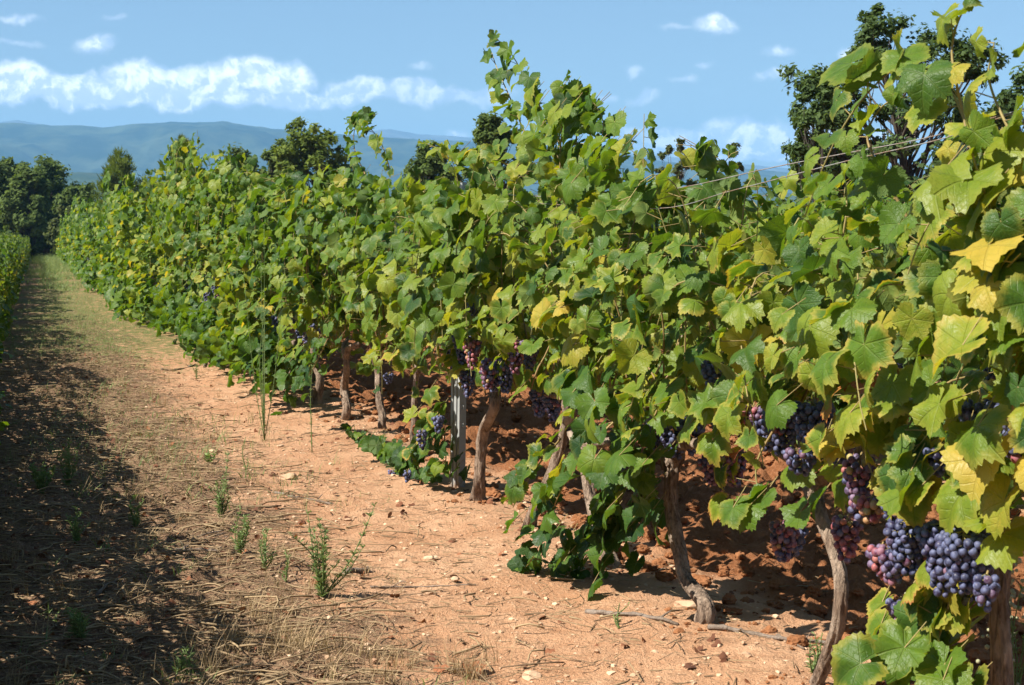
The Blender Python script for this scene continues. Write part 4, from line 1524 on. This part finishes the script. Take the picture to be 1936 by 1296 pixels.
def build_litter():
    rng = np.random.default_rng(51)
    # straw and twigs lying flat
    x, y = scatter(rng, 30000, 2.9, 26, lambda n, y: -2.0 + rng.normal(0, .55, n), 2.0)
    x2, y2 = scatter(rng, 1300, 3.6, 16, lambda n, y: rng.normal(-.15, .42, n), 1.7)
    x3, y3 = scatter(rng, 900, 3.2, 14, lambda n, y: rng.uniform(-1.6, -.2, n), 1.7)
    x, y = np.concatenate((x, x2, x3)), np.concatenate((y, y2, y3))
    n = len(x)
    a = rng.normal(.15, 1.1, n)
    L = rng.uniform(.015, .15, n) * rng.uniform(.4, 1, n)
    z = gz(x, y)
    d = np.stack((np.cos(a), np.sin(a), rng.normal(0, .10, n)), -1)
    P = np.stack((x, y, z + rng.uniform(.001, .022, n)), -1)
    V, q = tubes_fast(P - d * L[:, None] / 2, P + d * L[:, None] / 2, rng.uniform(.0008, .0030, n) * np.where(rng.uniform(0, 1, n) < .06, 2.0, 1), rng.uniform(.0006, .0020, n))
    mb = MB()
    mb.add(V, q, {'tone': np.repeat(rng.uniform(0, 1, n) ** 2.0, 6)})
    tag(mb.build('straw_litter', M_STRAW), 'broken straw and twigs strewn over the track', 'litter', kind='stuff')
    # thicker, bent bits of cane and root
    x, y = scatter(rng, 3200, 3.0, 18, lambda n, y: -1.95 + rng.normal(0, .58, n), 1.8)
    mb2 = MB()
    for k in range(len(x)):
        L = rng.uniform(.05, .26)
        a = rng.normal(.1, .8)
        b = np.array((x[k], y[k], float(gz(x[k], y[k])) + rng.uniform(.004, .03)))
        d = np.array((math.cos(a), math.sin(a), 0))
        w = np.array((-d[1], d[0], 0))
        P = [b - d * L / 2, b + w * rng.normal(0, .18) * L + (0, 0, rng.uniform(0, .02)), b + d * L / 2]
        V, fs = tube(smooth_path(P, 5), rng.uniform(.0015, .0042), 4)
        mb2.add(V, fs, {'tone': np.full(len(V), rng.uniform(0, .8))})
    tag(mb2.build('twig_litter', M_STRAW), 'bent dry twigs and roots lying in the straw', 'litter', kind='stuff')
    # dead leaves, curled
    x, y = scatter(rng, 2200, 3.0, 18, lambda n, y: np.where(rng.uniform(0, 1, n) < .8, -2.0 + rng.normal(0, .5, n), rng.normal(0, .5, n)), 1.9)
    n = len(x)
    mb = MB()
    P = np.stack((x, y, gz(x, y) + .010), -1)
    nor = np.array((0, 0, 1.)) + rng.normal(0, .55, (n, 3))
    put_leaves(mb, rng, 1, P, nor, rng.normal(0, 1, (n, 3)), rng.uniform(.008, .024, n), np.clip(rng.uniform(0, 1, n) ** 2.5, 0, 1), np.zeros(n))
    tag(mb.build('dead_leaves', M_DEADLEAF), 'small brown dead leaves scattered in the straw', 'dead leaves', kind='stuff')
    # dry grass standing in tufts
    mb = MB()
    for k in range(620):
        if k < 170:
            px, py = rng.uniform(300, 900), 1310 - 150 * rng.uniform(0, 1) ** 1.6
            if vnoise(px / 60, py / 40, 5) < .42:
                continue
            if px > 540:
                py = max(py, 1225 + (px - 540) * .14)
            g = ground(px, py)
            hgt = rng.uniform(.04, .17)
        else:
            x_, y_ = scatter(rng, 1, 3.6, 17, lambda n, y: -1.85 + rng.normal(0, .5, n), 1.2)
            if not len(x_):
                continue
            g = np.array((x_[0], y_[0], 0))
            hgt = rng.uniform(.04, .15)
        g[2] = float(gz(g[0], g[1]))
        blades(mb, rng, g, int(rng.integers(6, 20)), hgt, .0032, .55, .66, .22, .022)
    for (px, py, hp, n) in ((130, 1150, 90, 26), (120, 890, 50, 20), (345, 900, 90, 10), (250, 960, 70, 24), (135, 870, 50, 22), (500, 830, 60, 26), (165, 800, 50, 20), (420, 640, 70, 26), (870, 990, 24, 20), (1180, 1090, 30, 10), (310, 770, 40, 20), (450, 660, 60, 24)):
        g = ground(px, py)
        g[2] = float(gz(g[0], g[1]))
        blades(mb, rng, g, n, hp / F * g[1], .003, .6, .55, .25, .03)
    tag(mb.build('dry_grass', M_STRAW, smooth=False), 'dry yellow grass tufts along the track', 'dry grass', kind='stuff')
    # low green sprigs tangled in the straw
    mb = MB()
    x, y = scatter(rng, 520, 3.6, 24, lambda n, y: -1.95 + rng.normal(0, .5, n), 1.1)
    for k in range(len(x)):
        if vnoise(x[k] * 1.1, y[k] * 1.1, 77) < .48:
            continue
        b = np.array((x[k], y[k], float(gz(x[k], y[k]))))
        blades(mb, rng, b, int(rng.integers(5, 14)), rng.uniform(.03, .11), rng.uniform(.004, .010), 1.0, .45, .2, .03, 2)
    tag(mb.build('low_weeds', M_WEED, smooth=False), 'low green sprigs tangled in the straw', 'undergrowth', kind='stuff')
    # short green grass far along the track
    mb = MB()
    x, y = scatter(rng, 5600, 8, 118, lambda n, y: -1.6 + rng.normal(0, .6, n), 1.1)
    for k in range(len(x)):
        if vnoise(x[k] * 1.3, y[k] * .6, 8) < .46:
            continue
        far = y[k] > 18
        blades(mb, rng, np.array((x[k], y[k], float(gz(x[k], y[k])))), 5 if far else 4, rng.uniform(.05, .13) * (1 + 2.2 * float(sstep(y[k], 38, 70))), .012 if y[k] > 40 else .006 if far else .004, .6, .55, .25, .06, 2)
    tag(mb.build('green_grass', M_WEED, smooth=False), 'short green grass growing on the far part of the track', 'grass', kind='stuff')


build_litter()


def rock(mb, rng, c, size, tone, flat=.6):
    V = ICO2[0].copy()
    s = rng.uniform(0, 100)
    for k in range(5):
        d = norm(rng.normal(0, 1, 3))
        h = V @ d
        lim = rng.uniform(.45, .8)
        V = V - np.maximum(h - lim, 0)[:, None] * d * .9
    V = V * (1 + .10 * rng.normal(0, 1, (len(V), 1)) * .5) * np.array((rng.uniform(.8, 1.3), rng.uniform(.7, 1.1), flat * rng.uniform(.7, 1.1)))
    mb.add(V * size + c, ICO2[1], {'tone': np.full(len(V), tone)})


def build_stones():
    rng = np.random.default_rng(61)
    named = [(545, 898, 15, .35, 'largest orange stone lying on the sandy path'), (813, 1062, 13, .9, 'pale cream stone right of the largest weed'), (659, 974, 8, .2, 'brown cube-like stone on the path near the low vine leaves'),
             (860, 1110, 9, .6, 'small tan stone below the pale cream one'), (1005, 1278, 18, .55, 'tan stone at the bottom edge of the sandy path'), (1300, 1172, 26, .45, 'flat grey stone against the knobbly foot of the S-shaped trunk'), (1255, 1100, 11, .55, 'tan pebble behind the knobbly trunk foot'),
             (530, 842, 9, .8, 'pale pebble at the foot of the very tall weed'), (345, 632, 9, .4, 'orange stone under the far metal post'), (355, 1053, 12, .4, 'pinkish stone beside the dry twigs'), (402, 855, 8, .75, 'light pebble left of the flat green leaves'),
             (935, 1105, 9, .6, 'tan pebble in front of the leaf curtain'), (812, 1128, 10, .2, 'reddish stone on the sand below the pale cream one'), (700, 1082, 10, .15, 'dull brown knob of wood-coloured stone right of the largest weed')]
    for px, py, r, tone, lb in named:
        g = ground(px, py)
        s = r / F * g[1]
        mb = MB()
        rock(mb, rng, np.array((0, 0, s * .25)), s, tone)
        g[2] = float(gz(g[0], g[1]))
        tag(mb.build('stone', M_STONE, smooth=False, loc=g), lb, 'stone', 'stones on the track')
    mb = MB()
    x, y = scatter(rng, 8000, 3.2, 16, lambda n, y: np.where(rng.uniform(0, 1, n) < .75, rng.uniform(-1.5, .3, n), rng.uniform(-3, 2.2, n)), 1.5)
    for k in range(len(x)):
        s = .0022 + .012 * rng.uniform(0, 1) ** 5
        c = np.array((x[k], y[k], float(gz(x[k], y[k])) + s * .2))
        V = ICO1[0] * (1 + .25 * rng.normal(0, 1, (len(ICO1[0]), 1)) * .6) * np.array((rng.uniform(.8, 1.3), 1, .6))
        mb.add(V * s + c, ICO1[1], {'tone': np.full(len(V), rng.uniform(0, 1) ** 1.3)})
    tag(mb.build('gravel', M_STONE, smooth=False), 'fine tan gravel over the track', 'gravel', kind='stuff')
    mb = MB()
    x, y = scatter(rng, 3600, 3.9, 14, lambda n, y: rng.uniform(.12, 2.5, n), 1.5)
    nfree = len(x)
    for bx, by in [(o.location.x, o.location.y) for o in bpy.data.objects if o.get('category') == 'grape vine' and o.name in NEAR]:
        a = rng.uniform(0, 6.283, 26)
        rr = rng.uniform(.05, .17, 26)
        x, y = np.concatenate((x, bx + rr * np.cos(a))), np.concatenate((y, by + rr * np.sin(a)))
    for k in range(len(x)):
        s = .005 + (.036 if k < nfree else .013) * rng.uniform(0, 1) ** 3.6
        c = np.array((x[k], y[k], float(gz(x[k], y[k])) + s * .25))
        V, IF = (ICO3 if s > .02 else ICO2)
        d = 1 + 1.1 * (fbm(V[:, 0] * 2.1 + V[:, 2] * .9 + k, V[:, 1] * 2.1 + V[:, 2] * 2.3, k, 4, .7) - .5)
        mb.add(V * d[:, None] * np.array((rng.uniform(.8, 1.3), rng.uniform(.8, 1.2), .75)) * s + c, IF)
    tag(mb.build('soil_clods', M_CLOD, smooth=False), 'lumpy red soil clods under and behind the front row', 'soil clods', kind='stuff')


build_stones()


def stick(pts, r, label, seed, twig=0, name='vine_cutting'):
    rng = np.random.default_rng(seed)
    P = [ground(px, py) for px, py in pts]
    for p in P:
        p[2] = float(gz(p[0], p[1])) + r * .9
    base = P[0].copy()
    Q = smooth_path([p - base for p in P], 26)
    Q[:, 2] += (vnoise(np.linspace(0, 8, 26), np.full(26, .5), seed) - .5) * r * 1.5
    n = 26
    b = 1 + .35 * (vnoise(np.linspace(0, 16, n)[:, None] + np.zeros(7), np.arange(7)[None] * .7 + np.zeros((n, 1)), seed) - .5)
    for k in range(3, n, 6):
        b[k] *= 1.3
    mb = MB()
    V, fs = tube(Q, np.linspace(r, r * .6, n), 7, True, b)
    mb.add(V, fs)
    for k in range(twig):
        i0 = int(rng.integers(5, 22))
        e = Q[i0] + np.array((rng.normal(0, .08), rng.normal(0, .05), rng.uniform(.01, .04)))
        V, fs = tube(smooth_path([Q[i0], (Q[i0] + e) / 2 + rng.normal(0, .01, 3), e], 6), np.linspace(r * .5, r * .25, 6), 5)
        mb.add(V, fs)
    tag(mb.build(name, M_DRYWOOD, loc=base), label, 'stick', 'cut vine sticks on the ground')


stick([(1108, 1172), (1150, 1182), (1210, 1190), (1282, 1204)], .010, 'grey pruned branch on bare soil left of the knobbly trunk foot', 71, 1)
stick([(1338, 1212), (1400, 1217), (1480, 1232), (1580, 1240), (1690, 1242)], .009, 'long grey pruned branch lying right of the knobbly trunk foot', 72, 3)
stick([(1455, 1208), (1480, 1228), (1520, 1250)], .006, 'short forked twig crossing the long pruned branch', 73, 1)
stick([(1560, 1248), (1600, 1246), (1660, 1250)], .006, 'thin pale stick parallel to the long pruned branch', 74)
stick([(520, 930), (560, 934), (600, 938), (630, 946)], .008, 'pale stick lying across the path near the spreading weed', 75, 1)
stick([(325, 1050), (350, 1040), (370, 1022), (376, 1015)], .011, 'bleached cane end among dry twigs in the half shade', 76, 3)
stick([(330, 1058), (370, 1046), (420, 1052)], .009, 'brown cane arching beside the bleached cane end', 77, 2)
stick([(180, 1135), (210, 1124), (250, 1126)], .008, 'dark twig in front of the shaded dry grass', 78, 2)
stick([(650, 1095), (675, 1088), (697, 1084)], .016, 'stubby chunk of dead wood right of the largest weed', 79)
stick([(305, 700), (340, 697), (370, 690)], .010, 'far grey stick on the path near the left shade', 80, 1)
stick([(700, 1118), (800, 1112), (900, 1116)], .004, 'thin dark twig lying straight across the sand', 81, 1)
stick([(385, 697), (395, 672), (405, 645), (402, 600)], .008, 'dry pale stem rising beside the far metal post', 82, 2)


def fallen_leaf(px, py, r, label, seed, tone):
    rng = np.random.default_rng(seed)
    g = ground(px, py)
    g[2] = float(gz(g[0], g[1])) + .012
    mb = MB()
    put_leaves(mb, rng, 0, np.zeros((1, 3)), np.array([[rng.normal(0, .3), -.35, 1]]), rng.normal(0, 1, (1, 3)), np.array([r / F * g[1]]), np.array([tone]), np.array([0.]))
    tag(mb.build('fallen_vine_leaf', M_DEADLEAF, loc=g), label, 'fallen leaf', 'fallen red vine leaves')


fallen_leaf(895, 1270, 24, 'curled red fallen leaf at the bottom edge, right one of two', 91, 1.0)
fallen_leaf(828, 1272, 22, 'crumpled red fallen leaf at the bottom edge, left one of two', 92, .85)
fallen_leaf(245, 1055, 14, 'rusty leaf on the litter left of the dry twigs', 93, .9)
fallen_leaf(180, 940, 16, 'orange-brown leaf by the feathery weed in the shade', 94, .9)


# ------------------------------------------------------------------ the air between here and the mountains
def build_haze():
    m = bpy.data.materials.new('air')
    m.use_nodes = True
    nt = NT(m.node_tree)
    nt.n.clear()
    out = nt.node('ShaderNodeOutputMaterial')
    v = nt.node('ShaderNodeVolumePrincipled')
    v.inputs['Color'].default_value = (.24, .57, 1.0, 1)
    v.inputs['Density'].default_value = 1.42e-4
    v.inputs['Anisotropy'].default_value = 0.0
    nt.l.new(v.outputs[0], out.inputs['Volume'])
    mb = MB()
    x0, x1, y0, y1, z0, z1 = -12000, 12000, -400, 11500, -9, 705
    V = [(x, y, z) for x in (x0, x1) for y in (y0, y1) for z in (z0, z1)]
    q = [[0, 1, 3, 2], [4, 6, 7, 5], [0, 4, 5, 1], [2, 3, 7, 6], [0, 2, 6, 4], [1, 5, 7, 3]]
    mb.add(V, np.array(q))
    tag(mb.build('haze', m, smooth=False), 'pale blue air haze in front of the far hills', 'haze', kind='stuff')


build_haze()
